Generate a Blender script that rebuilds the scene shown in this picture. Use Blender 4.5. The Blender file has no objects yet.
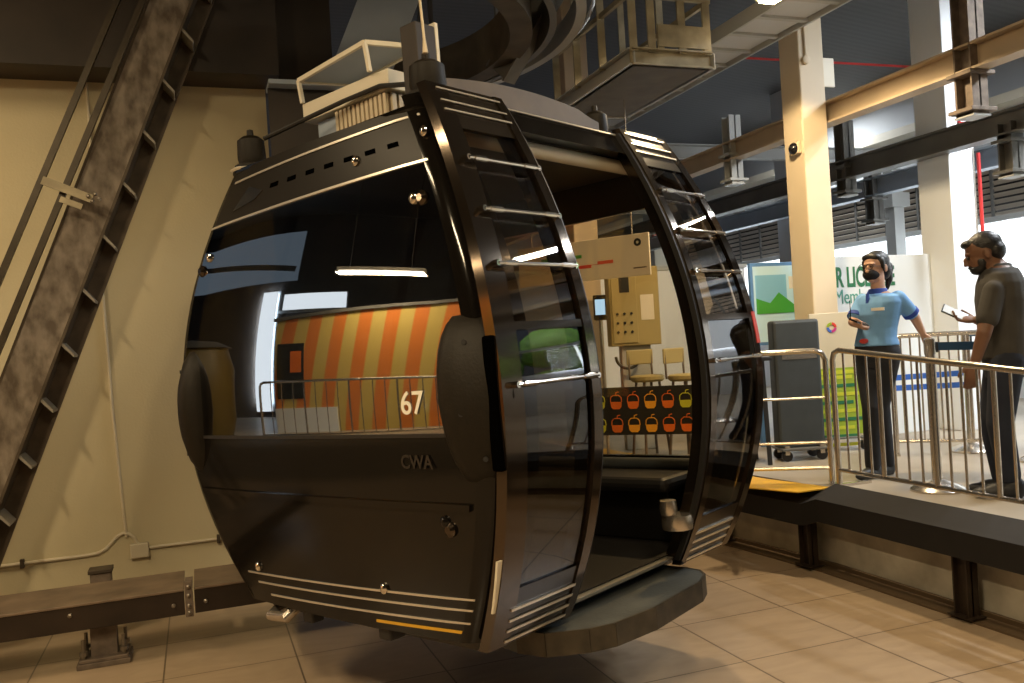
import bpy, bmesh, math, random
from mathutils import Vector, Matrix
random.seed(7)
PI = math.pi
C = bpy.context.scene.collection
sc = bpy.context.scene

# ------------------------------------------------------------------ materials
def mat(name, col, rough=.5, metal=0., noise=0., nscale=6., col2=None, bump=0., bscale=None, spec=.5, coat=0.,
        emit=None, estr=0., mapscale=(1, 1, 1), detail=4., sharp=.22):
    m = bpy.data.materials.new(name); m.use_nodes = True
    nt = m.node_tree; b = nt.nodes['Principled BSDF']
    b.inputs['Base Color'].default_value = (*col, 1); b.inputs['Roughness'].default_value = rough
    b.inputs['Metallic'].default_value = metal; b.inputs['Specular IOR Level'].default_value = spec
    b.inputs['Coat Weight'].default_value = coat; b.inputs['Coat Roughness'].default_value = .05
    if emit:
        b.inputs['Emission Color'].default_value = (*emit, 1); b.inputs['Emission Strength'].default_value = estr
    if noise or bump:
        tc = nt.nodes.new('ShaderNodeTexCoord'); mp = nt.nodes.new('ShaderNodeMapping')
        mp.inputs['Scale'].default_value = mapscale
        nt.links.new(tc.outputs['Object'], mp.inputs['Vector'])
        n = nt.nodes.new('ShaderNodeTexNoise'); n.inputs['Scale'].default_value = nscale; n.inputs['Detail'].default_value = detail
        nt.links.new(mp.outputs['Vector'], n.inputs['Vector'])
        if noise:
            r = nt.nodes.new('ShaderNodeValToRGB')
            c2 = col2 or tuple(x*(1-noise) for x in col)
            r.color_ramp.elements[0].position = .5-sharp; r.color_ramp.elements[1].position = .5+sharp
            r.color_ramp.elements[0].color = (*c2, 1); r.color_ramp.elements[1].color = (*col, 1)
            nt.links.new(n.outputs['Fac'], r.inputs['Fac']); nt.links.new(r.outputs['Color'], b.inputs['Base Color'])
        if bump:
            n2 = nt.nodes.new('ShaderNodeTexNoise'); n2.inputs['Scale'].default_value = bscale or nscale*4
            nt.links.new(mp.outputs['Vector'], n2.inputs['Vector'])
            bp = nt.nodes.new('ShaderNodeBump'); bp.inputs['Strength'].default_value = bump; bp.inputs['Distance'].default_value = .01
            nt.links.new(n2.outputs['Fac'], bp.inputs['Height']); nt.links.new(bp.outputs['Normal'], b.inputs['Normal'])
    return m

def emat(name, col, s):
    m = bpy.data.materials.new(name); m.use_nodes = True; nt = m.node_tree; nt.nodes.clear()
    o = nt.nodes.new('ShaderNodeOutputMaterial'); e = nt.nodes.new('ShaderNodeEmission')
    e.inputs[0].default_value = (*col, 1); e.inputs[1].default_value = s
    nt.links.new(e.outputs[0], o.inputs[0]); return m

def glass(name, tint, refl, rough=.01, rcol=(.9, .92, .95)):
    m = bpy.data.materials.new(name); m.use_nodes = True; nt = m.node_tree; nt.nodes.clear()
    o = nt.nodes.new('ShaderNodeOutputMaterial'); t = nt.nodes.new('ShaderNodeBsdfTransparent'); g = nt.nodes.new('ShaderNodeBsdfGlossy')
    t.inputs[0].default_value = (*tint, 1); g.inputs[0].default_value = (*rcol, 1); g.inputs['Roughness'].default_value = rough
    lw0 = nt.nodes.new('ShaderNodeLayerWeight'); lw0.inputs['Blend'].default_value = .5
    lw = nt.nodes.new('ShaderNodeMath'); lw.operation = 'POWER'; lw.inputs[1].default_value = 5; nt.links.new(lw0.outputs['Facing'], lw.inputs[0])
    refl += .03
    mr = nt.nodes.new('ShaderNodeMapRange'); mr.inputs['From Min'].default_value = 0; mr.inputs['From Max'].default_value = 1
    mr.inputs['To Min'].default_value = refl; mr.inputs['To Max'].default_value = 1
    nt.links.new(lw.outputs[0], mr.inputs['Value'])
    mx = nt.nodes.new('ShaderNodeMixShader'); nt.links.new(mr.outputs[0], mx.inputs[0])
    nt.links.new(t.outputs[0], mx.inputs[1]); nt.links.new(g.outputs[0], mx.inputs[2]); nt.links.new(mx.outputs[0], o.inputs[0])
    return m

M = dict(
 wall=mat('beige_plaster', (.58, .51, .33), .75, noise=.14, nscale=.8, bump=.15, bscale=60),
 dark_steel=mat('dark_brown_steel', (.035, .024, .016), .6, noise=.5, nscale=3),
 gantry=mat('galvanised_dirty', (.44, .38, .25), .55, .3, noise=.5, nscale=7),
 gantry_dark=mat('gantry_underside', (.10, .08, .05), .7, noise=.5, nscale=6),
 patchy=mat('patchy_steel', (.25, .21, .165), .65, .1, noise=.7, nscale=8, col2=(.095, .072, .050), bump=.2, bscale=30, mapscale=(1.6, 1, .9), detail=12, sharp=.13),
 flange=mat('worn_flange_steel', (.10, .075, .05), .55, .4, noise=.5, nscale=10),
 stiff=mat('stiffener_light', (.25, .23, .19), .6, .2),
 pipe_dark=mat('dark_pipe_steel', (.055, .042, .026), .4, .5, noise=.4, nscale=8),
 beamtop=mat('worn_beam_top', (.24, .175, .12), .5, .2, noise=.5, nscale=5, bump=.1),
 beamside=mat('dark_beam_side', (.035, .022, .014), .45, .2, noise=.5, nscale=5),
 bolt=mat('steel_bolt', (.25, .22, .18), .4, .8),
 rust=mat('rusty_base', (.22, .17, .13), .7, .3, noise=.5, nscale=14),
 conduit=mat('white_conduit', (.55, .49, .36), .5),
 body=mat('black_gloss_body', (.006, .005, .004), .10, 0, coat=.0, spec=.28),
 interior=mat('black_interior', (.008, .007, .006), .5),
 frame=mat('dark_bronze_frame', (.080, .062, .046), .10, .9),
 leafp=mat('dark_leaf_panel', (.014, .011, .008), .22, .0, spec=.35),
 chrome=mat('polished_steel', (.75, .70, .62), .14, 1.),
 strip=mat('silver_strip', (.72, .67, .58), .3, .7),
 pad=mat('bumper_pad_plastic', (.011, .008, .004), .55, 0, spec=.25, bump=.12, bscale=90, noise=.3, nscale=40),
 rubber=mat('black_rubber', (.012, .011, .010), .5),
 step=mat('step_blue_grey', (.085, .095, .095), .55, 0, noise=.35, nscale=7, bump=.15, bscale=60),
 stepside=mat('step_scuffed_rim', (.075, .06, .04), .5, .1, noise=.8, nscale=9, col2=(.02, .017, .012)),
 seat=mat('seat_black', (.012, .011, .010), .45),
 white=mat('cream_paint', (.74, .68, .54), .5, noise=.08, nscale=4),
 fins=mat('yellowed_fins', (.62, .52, .36), .5),
 finback=mat('fin_gap', (.16, .11, .06), .7),
 roofarch=mat('dusty_arch_cover', (.12, .085, .048), .6, 0, noise=.4, nscale=6),
 decal=mat('white_decal', (.85, .82, .72), .5),
 emboss=mat('embossed_black', (.018, .014, .010), .4),
 concrete=mat('platform_concrete', (.36, .31, .24), .45, noise=.2, nscale=2.5),
 riser=mat('riser_concrete', (.62, .58, .48), .8, noise=.55, nscale=3.5, col2=(.30, .27, .21)),
 bumper=mat('black_guard_rubber', (.008, .006, .005), .8, noise=.4, nscale=6),
 yellow=mat('yellow_edge_paint', (.75, .42, .03), .5, noise=.2, nscale=10),
 steel=mat('stainless_steel', (.62, .57, .50), .25, .9),
 column=mat('cream_column', (.66, .54, .37), .55, noise=.08, nscale=3),
 orangebeam=mat('tan_beam', (.50, .39, .26), .6, noise=.12, nscale=3),
 greybeam=mat('grey_beam', (.16, .155, .14), .5, .2, noise=.3, nscale=3),
 lightgrey=mat('light_grey_steel', (.42, .43, .42), .5, noise=.1, nscale=2),
 bluegrey=mat('blue_grey_plate', (.36, .42, .50), .45, .2, noise=.15, nscale=3),
 paleceil=mat('pale_fascia', (.50, .52, .54), .7),
 whitewall=mat('white_wall', (.74, .77, .80), .7),
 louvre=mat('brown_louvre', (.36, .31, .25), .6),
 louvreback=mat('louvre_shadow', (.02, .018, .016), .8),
 red=mat('red_pipe_paint', (.55, .03, .03), .4),
 daylight=emat('daylight_pane', (.88, .95, 1.), 2.6),
 tube=emat('tube_light', (1., .86, .62), 9.),
 lampm=emat('flood_lamp', (1., .74, .40), 30.),
 casem=mat('dark_slate_case', (.045, .055, .062), .55, noise=.2, nscale=8),
 green=mat('lime_green', (.30, .42, .03), .55),
 greend=mat('deep_green', (.02, .17, .07), .55),
 board=mat('white_board', (.74, .78, .80), .5),
 boardcream=mat('cream_board', (.62, .56, .42), .5),
 blueframe=mat('blue_frame', (.10, .24, .52), .45),
 pale=mat('pale_blue_poster', (.52, .76, .92), .5), gutter=mat('brown_gutter', (.10, .066, .036), .5), kiosk=mat('dull_yellow_shell', (.10, .07, .012), .5), black2=mat('slot_black', (.001, .001, .001), .9, spec=.0), vent=mat('vent_panel_brown', (.010, .0075, .0045), .38, spec=.22),
 sky=mat('sky_blue_print', (.22, .50, .74), .5),
 belt=mat('blue_belt', (.015, .06, .14), .6),
 beltb=mat('bright_blue_belt', (.03, .13, .55), .6),
 shirt=mat('light_blue_polo', (.17, .38, .70), .8, noise=.15, nscale=14),
 collar=mat('royal_blue_trim', (.02, .06, .34), .7),
 trousers=mat('black_trousers', (.010, .011, .016), .8),
 tee=mat('charcoal_tee', (.050, .045, .038), .9, noise=.2, nscale=14),
 jeans=mat('dark_jeans', (.012, .016, .030), .85, noise=.2, nscale=20),
 skin1=mat('light_skin', (.52, .30, .20), .55), skin2=mat('brown_skin', (.16, .075, .04), .55),
 hair=mat('black_hair', (.008, .007, .007), .45, bump=.4, bscale=90),
 mask=mat('black_mask', (.008, .008, .010), .8), phone=mat('black_phone', (.01, .01, .012), .2),
 screen=emat('lit_phone_screen', (.35, .6, 1.), 1.6), screen2=mat('pale_phone_screen', (.5, .55, .6), .2),
 shoe=mat('black_shoe', (.012, .012, .014), .5), cabinet=mat('olive_cabinet', (.40, .33, .15), .5),
 paper=mat('white_paper', (.75, .70, .60), .6), orange=mat('orange_print', (.75, .17, .02), .5), amber=mat('amber_print', (.85, .42, .03), .5),
 limep=mat('lime_print', (.55, .60, .04), .5), black=mat('matt_black', (.01, .01, .01), .6), redp=mat('red_print', (.70, .06, .04), .5),
 greenp=mat('green_print', (.06, .35, .05), .5), greytext=mat('teal_text', (.10, .33, .27), .6), card=mat('cardboard', (.35, .23, .12), .7),
 magenta=mat('magenta_print', (.55, .04, .25), .5), bluep=mat('blue_print', (.05, .15, .6), .5),
 endglass=glass('dark_tinted_glass', (.30, .29, .27), .26),
 leafglass=glass('brown_tinted_glass', (.80, .74, .66), .03),
 lowglass=glass('dense_tinted_glass', (.50, .45, .38), .03),
 clearglass=glass('clear_side_glass', (.93, .90, .85), .0),
 backglass=glass('amber_tinted_glass', (.88, .82, .70), .01),
)

# corrugated ceiling
def ribs_mat(name, c1, c2, scale, axis='X'):
    m = bpy.data.materials.new(name); m.use_nodes = True; nt = m.node_tree; b = nt.nodes['Principled BSDF']; b.inputs['Roughness'].default_value = .7
    tc = nt.nodes.new('ShaderNodeTexCoord'); w = nt.nodes.new('ShaderNodeTexWave'); w.bands_direction = axis; w.inputs['Scale'].default_value = scale
    nt.links.new(tc.outputs['Object'], w.inputs['Vector'])
    r = nt.nodes.new('ShaderNodeValToRGB'); r.color_ramp.elements[0].color = (*c1, 1); r.color_ramp.elements[1].color = (*c2, 1)
    nt.links.new(w.outputs['Fac'], r.inputs['Fac']); nt.links.new(r.outputs['Color'], b.inputs['Base Color'])
    bp = nt.nodes.new('ShaderNodeBump'); bp.inputs['Strength'].default_value = .15; bp.inputs['Distance'].default_value = .01
    nt.links.new(w.outputs['Fac'], bp.inputs['Height']); nt.links.new(bp.outputs['Normal'], b.inputs['Normal'])
    return m
M['ceil'] = ribs_mat('corrugated_ceiling', (.060, .056, .053), (.068, .064, .060), 3.0, 'Y')

# tile floor: world-aligned grid .70 x .632, lines at X=3.24-.7k, Y=4.43+.632k
def tile_mat():
    m = bpy.data.materials.new('floor_tiles'); m.use_nodes = True; nt = m.node_tree; b = nt.nodes['Principled BSDF']
    L = nt.links.new; N = nt.nodes.new
    tc = N('ShaderNodeTexCoord'); sx = N('ShaderNodeSeparateXYZ'); L(tc.outputs['Object'], sx.inputs[0])
    def mth(op, a, bb=None):
        n = N('ShaderNodeMath'); n.operation = op
        for i, v in enumerate((a, bb)):
            if v is None: continue
            if isinstance(v, (int, float)): n.inputs[i].default_value = v
            else: L(v, n.inputs[i])
        return n.outputs[0]
    def line(o, off, per):
        v = mth('DIVIDE', mth('SUBTRACT', o, off), per)
        f = mth('FRACT', v); d = mth('ABSOLUTE', mth('SUBTRACT', f, .5))      # .5 at line
        return mth('GREATER_THAN', d, .5-.0045/per), mth('FLOOR', v)
    lx, ix = line(sx.outputs[0], 3.24-70, .70); ly, iy = line(sx.outputs[1], 4.43-63.2, .632)
    g = mth('MAXIMUM', lx, ly)
    cb = N('ShaderNodeCombineXYZ'); L(ix, cb.inputs[0]); L(iy, cb.inputs[1])
    wn = N('ShaderNodeTexWhiteNoise'); L(cb.outputs[0], wn.inputs['Vector'])
    nz = N('ShaderNodeTexNoise'); nz.inputs['Scale'].default_value = 2.2; nz.inputs['Detail'].default_value = 6; nz.inputs['Distortion'].default_value = 1.5
    mp = N('ShaderNodeMapping'); mp.inputs['Scale'].default_value = (1, 3, 1); mp.inputs['Rotation'].default_value = (0, 0, .5)
    L(tc.outputs['Object'], mp.inputs[0]); L(mp.outputs[0], nz.inputs['Vector'])
    r = N('ShaderNodeValToRGB'); r.color_ramp.elements[0].position = .3; r.color_ramp.elements[1].position = .72
    r.color_ramp.elements[0].color = (.33, .245, .165, 1); r.color_ramp.elements[1].color = (.41, .31, .21, 1)
    L(mth('ADD', nz.outputs['Fac'], mth('MULTIPLY', mth('SUBTRACT', wn.outputs['Value'], .5), .14)), r.inputs['Fac'])
    mx = N('ShaderNodeMix'); mx.data_type = 'RGBA'; L(g, mx.inputs['Factor']); L(r.outputs['Color'], mx.inputs['A']); mx.inputs['B'].default_value = (.12, .085, .055, 1)
    L(mx.outputs['Result'], b.inputs['Base Color']); b.inputs['Roughness'].default_value = .28; b.inputs['Specular IOR Level'].default_value = .45
    return m
M['tiles'] = tile_mat()
def stripes_mat():
    m = bpy.data.materials.new('orange_yellow_stripes'); m.use_nodes = True; nt = m.node_tree; b = nt.nodes['Principled BSDF']; b.inputs['Roughness'].default_value = .4
    tc = nt.nodes.new('ShaderNodeTexCoord'); w = nt.nodes.new('ShaderNodeTexWave'); w.bands_direction = 'Y'; w.inputs['Scale'].default_value = .62; w.inputs['Distortion'].default_value = .6; w.inputs['Detail Scale'].default_value = .4
    mp = nt.nodes.new('ShaderNodeMapping'); mp.inputs['Rotation'].default_value = (-.16, 0, 0); nt.links.new(tc.outputs['Object'], mp.inputs[0]); nt.links.new(mp.outputs[0], w.inputs['Vector'])
    r = nt.nodes.new('ShaderNodeValToRGB'); r.color_ramp.elements[0].color = (.66, .20, .035, 1); r.color_ramp.elements[0].position = .40; r.color_ramp.elements[1].color = (.58, .44, .12, 1); r.color_ramp.elements[1].position = .60
    nt.links.new(w.outputs['Fac'], r.inputs['Fac']); nt.links.new(r.outputs['Color'], b.inputs['Base Color']); return m
M['stripes'] = stripes_mat(); M['leaf'] = mat('green_leaves', (.17, .33, .06), .6, noise=.6, nscale=5); M['dimpane'] = emat('dim_clerestory_pane', (.55, .7, .85), .30)

# ------------------------------------------------------------------ mesh helpers
def box(bm, x0, x1, y0, y1, z0, z1, bev=0, Mx=None):
    vs = [bm.verts.new(((x0, x1)[i & 1], (y0, y1)[i >> 1 & 1], (z0, z1)[i >> 2 & 1])) for i in range(8)]
    fs = [bm.faces.new([vs[i] for i in f]) for f in ((0, 2, 3, 1), (4, 5, 7, 6), (0, 1, 5, 4), (2, 6, 7, 3), (0, 4, 6, 2), (1, 3, 7, 5))]
    if bev:
        r = bmesh.ops.bevel(bm, geom=list({e for f in fs for e in f.edges}), offset=bev, segments=2, affect='EDGES', profile=.5)
        vs = list({v for f in r['faces'] for v in f.verts} | {v for v in vs if v.is_valid})
    if Mx is not None:
        for v in vs:
            if v.is_valid: v.co = Mx @ v.co
    return vs

def frame_of(d):
    d = d.normalized(); a = Vector((0, 0, 1)) if abs(d.z) < .9 else Vector((1, 0, 0))
    x = d.cross(a).normalized(); return x, x.cross(d).normalized()

def tube(bm, pts, r, n=10, cap=True, rs=None):
    pts = [Vector(p) for p in pts]; rings = []
    for i, p in enumerate(pts):
        d = (pts[min(i+1, len(pts)-1)]-pts[max(i-1, 0)])
        if i == 0: x, y = frame_of(d)
        else:
            dn = d.normalized(); x = (x-dn*x.dot(dn)).normalized(); y = dn.cross(x)*-1; y = x.cross(dn).normalized()
        rr = rs[i] if rs else r
        rings.append([bm.verts.new(p+(x*math.cos(2*PI*k/n)+y*math.sin(2*PI*k/n))*rr) for k in range(n)])
    for a, b in zip(rings, rings[1:]):
        for k in range(n): bm.faces.new((a[k], a[(k+1) % n], b[(k+1) % n], b[k]))
    if cap:
        bm.faces.new(rings[0][::-1]); bm.faces.new(rings[-1])

def bar(bm, p, q, w, h, up=(0, 0, 1)):
    """rectangular bar p->q, width w (sideways), height h (along up)"""
    p, q, up = Vector(p), Vector(q), Vector(up); d = (q-p).normalized(); s = d.cross(up).normalized(); u = s.cross(d).normalized()
    vs = [bm.verts.new(b+s*(sw*w/2)+u*(su*h/2)) for b in (p, q) for sw, su in ((-1, -1), (1, -1), (1, 1), (-1, 1))]
    for f in ((0, 1, 2, 3), (7, 6, 5, 4), (0, 4, 5, 1), (1, 5, 6, 2), (2, 6, 7, 3), (3, 7, 4, 0)): bm.faces.new([vs[i] for i in f])

def ibeam(bm, p, q, w, h, t=.012, up=(0, 0, 1)):
    p, q, u = Vector(p), Vector(q), Vector(up).normalized()
    bar(bm, p, q, t, h-t, u)
    d = (q-p).normalized(); s = d.cross(u).normalized(); uu = s.cross(d).normalized()
    for k in (-1, 1): bar(bm, p+uu*k*(h/2), q+uu*k*(h/2), w, t*1.3, u)

def channel(bm, p, q, w, h, t, up, side):
    """web plate facing 'side' with flanges"""
    p, q, u = Vector(p), Vector(q), Vector(up)
    d = (q-p).normalized(); s = d.cross(u).normalized(); uu = s.cross(d).normalized()
    bar(bm, p+s*side*(w/2-t/2), q+s*side*(w/2-t/2), t, h, u)
    for k in (-1, 1): bar(bm, p+uu*k*(h/2-t/2), q+uu*k*(h/2-t/2), w-t*1.01, t, u)

def prism(bm, pts, z0, z1, axis='z'):
    def P(a, b, z): return {'z': (a, b, z), 'y': (a, z, b), 'x': (z, a, b)}[axis]
    lo = [bm.verts.new(P(a, b, z0)) for a, b in pts]; hi = [bm.verts.new(P(a, b, z1)) for a, b in pts]
    bm.faces.new(lo[::-1]); bm.faces.new(hi)
    n = len(pts)
    for i in range(n): bm.faces.new((lo[i], lo[(i+1) % n], hi[(i+1) % n], hi[i]))

def lathe(bm, prof, n=24, c=(0, 0, 0), Mx=None):
    rings = []
    for r, z in prof:
        rings.append([bm.verts.new((c[0]+max(r, 1e-4)*math.cos(2*PI*k/n), c[1]+max(r, 1e-4)*math.sin(2*PI*k/n), c[2]+z)) for k in range(n)])
    for a, b in zip(rings, rings[1:]):
        for k in range(n): bm.faces.new((a[k], a[(k+1) % n], b[(k+1) % n], b[k]))
    bm.faces.new(rings[0][::-1]); bm.faces.new(rings[-1])
    if Mx is not None:
        for rg in rings:
            for v in rg: v.co = Mx @ v.co

def patch(bm, fo, fi, nu, nv):
    """closed slab between outer surface fo(u,v) and inner fi(u,v), u,v in 0..1"""
    G = []
    for f in (fo, fi): G.append([[bm.verts.new(f(i/nu, j/nv)) for j in range(nv+1)] for i in range(nu+1)])
    for g in G:
        for i in range(nu):
            for j in range(nv): bm.faces.new((g[i][j], g[i+1][j], g[i+1][j+1], g[i][j+1]))
    a, b = G
    for i in range(nu):
        for j in (0, nv): bm.faces.new((a[i][j], b[i][j], b[i+1][j], a[i+1][j]))
    for j in range(nv):
        for i in (0, nu): bm.faces.new((a[i][j], a[i][j+1], b[i][j+1], b[i][j]))

def obj(name, bm, m, parent=None, smooth=False, label=None):
    me = bpy.data.meshes.new(name)
    if isinstance(bm, bmesh.types.BMesh):
        bmesh.ops.recalc_face_normals(bm, faces=bm.faces[:]); bm.to_mesh(me); bm.free()
    else: me = bm
    o = bpy.data.objects.new(name, me); C.objects.link(o)
    if isinstance(m, str): m = M[m]
    me.materials.clear(); me.materials.append(m)
    if parent is not None: o.parent = parent
    if smooth:
        me.polygons.foreach_set('use_smooth', [True]*len(me.polygons))
        if smooth != 'all': 
            try: me.set_sharp_from_angle(angle=math.radians(38))
            except Exception: pass
    if label: o['label'] = label
    return o

def B(fn, *a, **k):
    bm = bmesh.new(); fn(bm, *a, **k); return bm

def tag(o, label, cat, group=None):
    o['label'] = label; o['category'] = cat
    if group: o['group'] = group
    return o
def thing(name, label, cat, loc=(0, 0, 0), rotz=0, group=None):
    o = bpy.data.objects.new(name, None); C.objects.link(o); o.empty_display_size = .1
    o.location = loc; o.rotation_euler = (0, 0, rotz); return tag(o, label, cat, group)
def struct(name, bm, m, parent=None, smooth=False):
    o = obj(name, bm, m, parent, smooth)
    if parent is None: o['kind'] = 'structure'
    return o
def dup(root, loc=None, rotz=None, label=None):
    r = root.copy(); C.objects.link(r)
    if loc is not None: r.location = loc
    if rotz is not None: r.rotation_euler = (0, 0, rotz)
    if label: r['label'] = label
    for ch in list(root.children):
        c = ch.copy(); C.objects.link(c); c.parent = r
        for g in list(ch.children):
            d = g.copy(); C.objects.link(d); d.parent = c
    return r
def text_mesh(name, s, size, m, parent=None, Mx=None, extrude=.002, offset=0., align='LEFT'):
    cu = bpy.data.curves.new(name, 'FONT'); cu.body = s; cu.size = size; cu.extrude = extrude; cu.offset = offset; cu.align_x = align; cu.resolution_u = 4
    t = bpy.data.objects.new('tmp', cu); C.objects.link(t); bpy.context.view_layer.update()
    me = bpy.data.meshes.new_from_object(t); C.objects.unlink(t); bpy.data.objects.remove(t)
    if Mx is not None: me.transform(Mx)
    me.name = name
    return obj(name, me, m, parent)
def basis(x, y, z, o=(0, 0, 0)):
    m = Matrix((x, y, z)).transposed().to_4x4(); m.translation = Vector(o); return m
def stand_plane(o, x):
    """text plane standing upright, running along x (world), facing x cross z"""
    x = Vector(x).normalized(); return basis(x, Vector((0, 0, 1)), x.cross(Vector((0, 0, 1))), o)

# ------------------------------------------------------------------ camera (photographer standing on the lower tiled floor)
yaw, roll, EYE = math.radians(20), .06, 1.7
Fw = Vector((math.sin(yaw), math.cos(yaw), 0)); r0 = Vector((math.cos(yaw), -math.sin(yaw), 0)); u0 = Vector((0, 0, 1))
CR = math.cos(roll)*r0-math.sin(roll)*u0; CU = math.cos(roll)*u0+math.sin(roll)*r0
cam = bpy.data.cameras.new('camera'); co = bpy.data.objects.new('camera', cam); C.objects.link(co)
co.matrix_world = basis(CR, CU, -Fw, (0, 0, EYE)); cam.sensor_width = 36; cam.lens = 870/1024*36; cam.clip_start = .05; cam.clip_end = 200
sc.camera = co
def at(x, y, d): return Vector((0, 0, EYE))+(((x-512)*CR-(y-341.5)*CU)/870+Fw)*d    # a measured point of the place: bearing and distance

PZ = .55     # platform height
# ------------------------------------------------------------------ the setting
struct('floor', B(box, -9, 4.6, -5, 14, -.1, 0), 'tiles')
edge = [(4.10, -5), (4.10, 4.9), (4.02, 5.7), (3.74, 7.7), (3.45, 14)]
struct('floor_platform', B(prism, edge+[(10.2, 14), (10.2, 30), (10.2, -5)][0:1]+[(10.2, -5)], 0.30, PZ), 'concrete')
bm = bmesh.new()
for (x0, y0), (x1, y1) in zip(edge, edge[1:]): bar(bm, (x0+.03, y0, .15), (x1+.03, y1, .15), .12, .30)
struct('wall_platform_riser', bm, 'riser')
bm = bmesh.new()
for (x0, y0), (x1, y1) in zip(edge, edge[1:]): bar(bm, (x0-.10, y0, .006), (x1-.10, y1, .006), .15, .012); bar(bm, (x0-.04, y0, .02), (x1-.04, y1, .02), .03, .04)
struct('baseboard_platform', bm, 'gutter')
struct('wall_left', B(box, -1.9, .59, 6.6, 6.8, 0, 3.75), 'wall')
struct('wall_left_upper', B(box, -1.9, .66, 6.25, 6.8, 3.66, 6.2), 'dark_steel')
struct('wall_camera_side', B(box, -9.2, 10.4, -5.2, -5, -.1, 6.2), 'dark_steel')
struct('wall_far', B(box, -9, 10.4, 22, 22.2, -.1, 6.2), 'paleceil')
struct('ceiling', B(prism, [(-9.2, 5.75), (5.0, 5.75), (10.4, 5.12), (10.4, 5.3), (5.0, 5.92), (-9.2, 5.92)], -5.2, 22.2, 'y'), 'ceil')
# right hand wall: white below, daylight band, brown louvres, pale fascia
struct('wall_right', B(box, 10.2, 10.4, -5, 22, .3, 2.05), 'whitewall')
struct('wall_right_upper', B(box, 10.2, 10.4, -5, 22, 3.78, 5.13), 'paleceil')
struct('trim_1', B(box, 10.02, 10.2, -5, 22, 2.9, 2.97), 'lightgrey')
struct('light_band_strip', B(box, 9.9, 10.2, -5, 22, 4.38, 4.50), 'white')  # white-painted strip standing in for the bright light band on the fascia
struct('trim_3', B(box, 10.05, 10.2, -5, 22, 3.72, 3.82), 'lightgrey')
for n, y in enumerate((3.0, 6.2, 9.4, 12.6, 15.8)):
    w = struct('window_%d' % (n+1), B(box, 10.28, 10.3, y+.06, y+3.14, 2.05, 2.92), 'daylight')
    bm = bmesh.new()
    for k in range(5): box(bm, 10.2, 10.32, y+k*.79-.015, y+k*.79+.015, 2.05, 2.92)
    obj('window_frame', bm, 'lightgrey', w)
for n, y in enumerate((3.0, 6.2, 9.4, 12.6, 15.8)):
    lv = thing('louvre_panel', ['brown slatted louvre panel above the window behind the man',
        'brown slatted louvre panel right of the white column', 'brown slatted louvre panel above the staff member in blue',
        'brown slatted louvre panel left of the cream column', 'farthest brown louvre panel seen through the cabin door'][n], 'louvre', (10.2, y, 2.97), 0, 'louvre panels over the windows')
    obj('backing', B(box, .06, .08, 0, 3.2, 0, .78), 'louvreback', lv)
    bm = bmesh.new()
    for k in range(9): bar(bm, (0, 0.03, .04+k*.085), (0, 3.17, .04+k*.085), .012, .06, (-.7, 0, 1))
    obj('slat', bm, 'louvre', lv)
    for k in range(6): obj('mullion', B(box, -.03, 0.0, k*.64-.02, k*.64+.02, 0, .78), 'greybeam', lv)
# open window stretch beside the camera: greenery outside, mirrored in the door leaves
w = struct('window_9', B(box, 10.28, 10.29, -5, 3.0, 2.05, 2.92), 'clearglass')
for k in range(9): obj('window_frame', B(box, 10.26, 10.32, -5+k*1.0-.02, -5+k*1.0+.02, 2.05, 2.92), 'lightgrey', w)
bm = bmesh.new()
for k in range(46):
    g_ = bmesh.ops.create_icosphere(bm, subdivisions=2, radius=random.uniform(.35, .7)); c_ = Vector((random.uniform(12.0, 12.8), random.uniform(-5, 5), random.uniform(.6, 3.3)))
    for v in g_['verts']: v.co = v.co*random.uniform(.9, 1.1)+c_
tag(obj('hedge', bm, 'leaf', None, True), 'bright green hedge outside the windows, mirrored in the door leaves', 'hedge')
struct('ground', B(box, 10.4, 16, -8, 24, -.2, -.05), 'leaf')
# left side, out of frame but mirrored in the cabin glass
struct('wall_side', B(box, -9.2, -9, -5, 22, -.1, 5.75), 'dark_steel')
struct('floor_platform_left', B(box, -9, -4.4, -5, 22, 0, PZ), 'concrete')
w = struct('window_6', B(box, -8.99, -8.97, 9.40, 9.85, .7, 3.75), 'daylight')
obj('window_frame', B(box, -8.97, -8.93, 9.30, 9.36, .7, 3.75), 'lightgrey', w)
w = struct('window_8', B(box, -8.99, -8.97, 7.4, 9.2, 3.25, 3.65), 'daylight')
obj('window_frame', B(box, -8.97, -8.93, 7.4, 9.3, 3.17, 3.24), 'lightgrey', w)
w = struct('window_7', B(box, -8.99, -8.97, 8.9, 14.0, 4.0, 5.3), 'dimpane')
obj('window_frame', B(bar, (-8.95, 9, 4.3), (-8.95, 14, 4.9), .08, .14), 'greybeam', w)
t = thing('striped_booth', 'orange and yellow striped booth wall mirrored in the cabin end window', 'booth', (-6.3, 4.2, PZ))
obj('striped_panel', B(prism, [(0, 0), (3.55, 0), (3.55, 2.08), (0, 2.42)], 0, .10, 'x'), 'stripes', t); obj('roof_cap', B(prism, [(-.05, 2.42), (3.6, 2.08), (3.6, 2.14), (-.05, 2.48)], -.9, .16, 'x'), 'greybeam', t)
obj('lit_floor_panel', B(box, .10, .14, 2.3, 3.55, 0, .42), 'whitewall', t)  # white panel standing in for the brightly lit floor in the mirrored view
obj('side_panel', B(box, -.9, 0, 0, .08, 0, 2.2), 'amber', t); obj('side_panel', B(box, -.9, 0, 3.47, 3.55, 0, 2.07), 'amber', t)
obj('dark_window', B(box, .10, .12, 2.95, 3.50, .6, 1.65, .01), 'black', t); obj('window_poster', B(box, .12, .125, 3.0, 3.22, 1.1, 1.5), 'orange', t)
t = thing('round_kiosk', 'round yellow kiosk mirrored at the left of the cabin end window', 'kiosk', (-5.2, 9.0, PZ))
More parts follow.
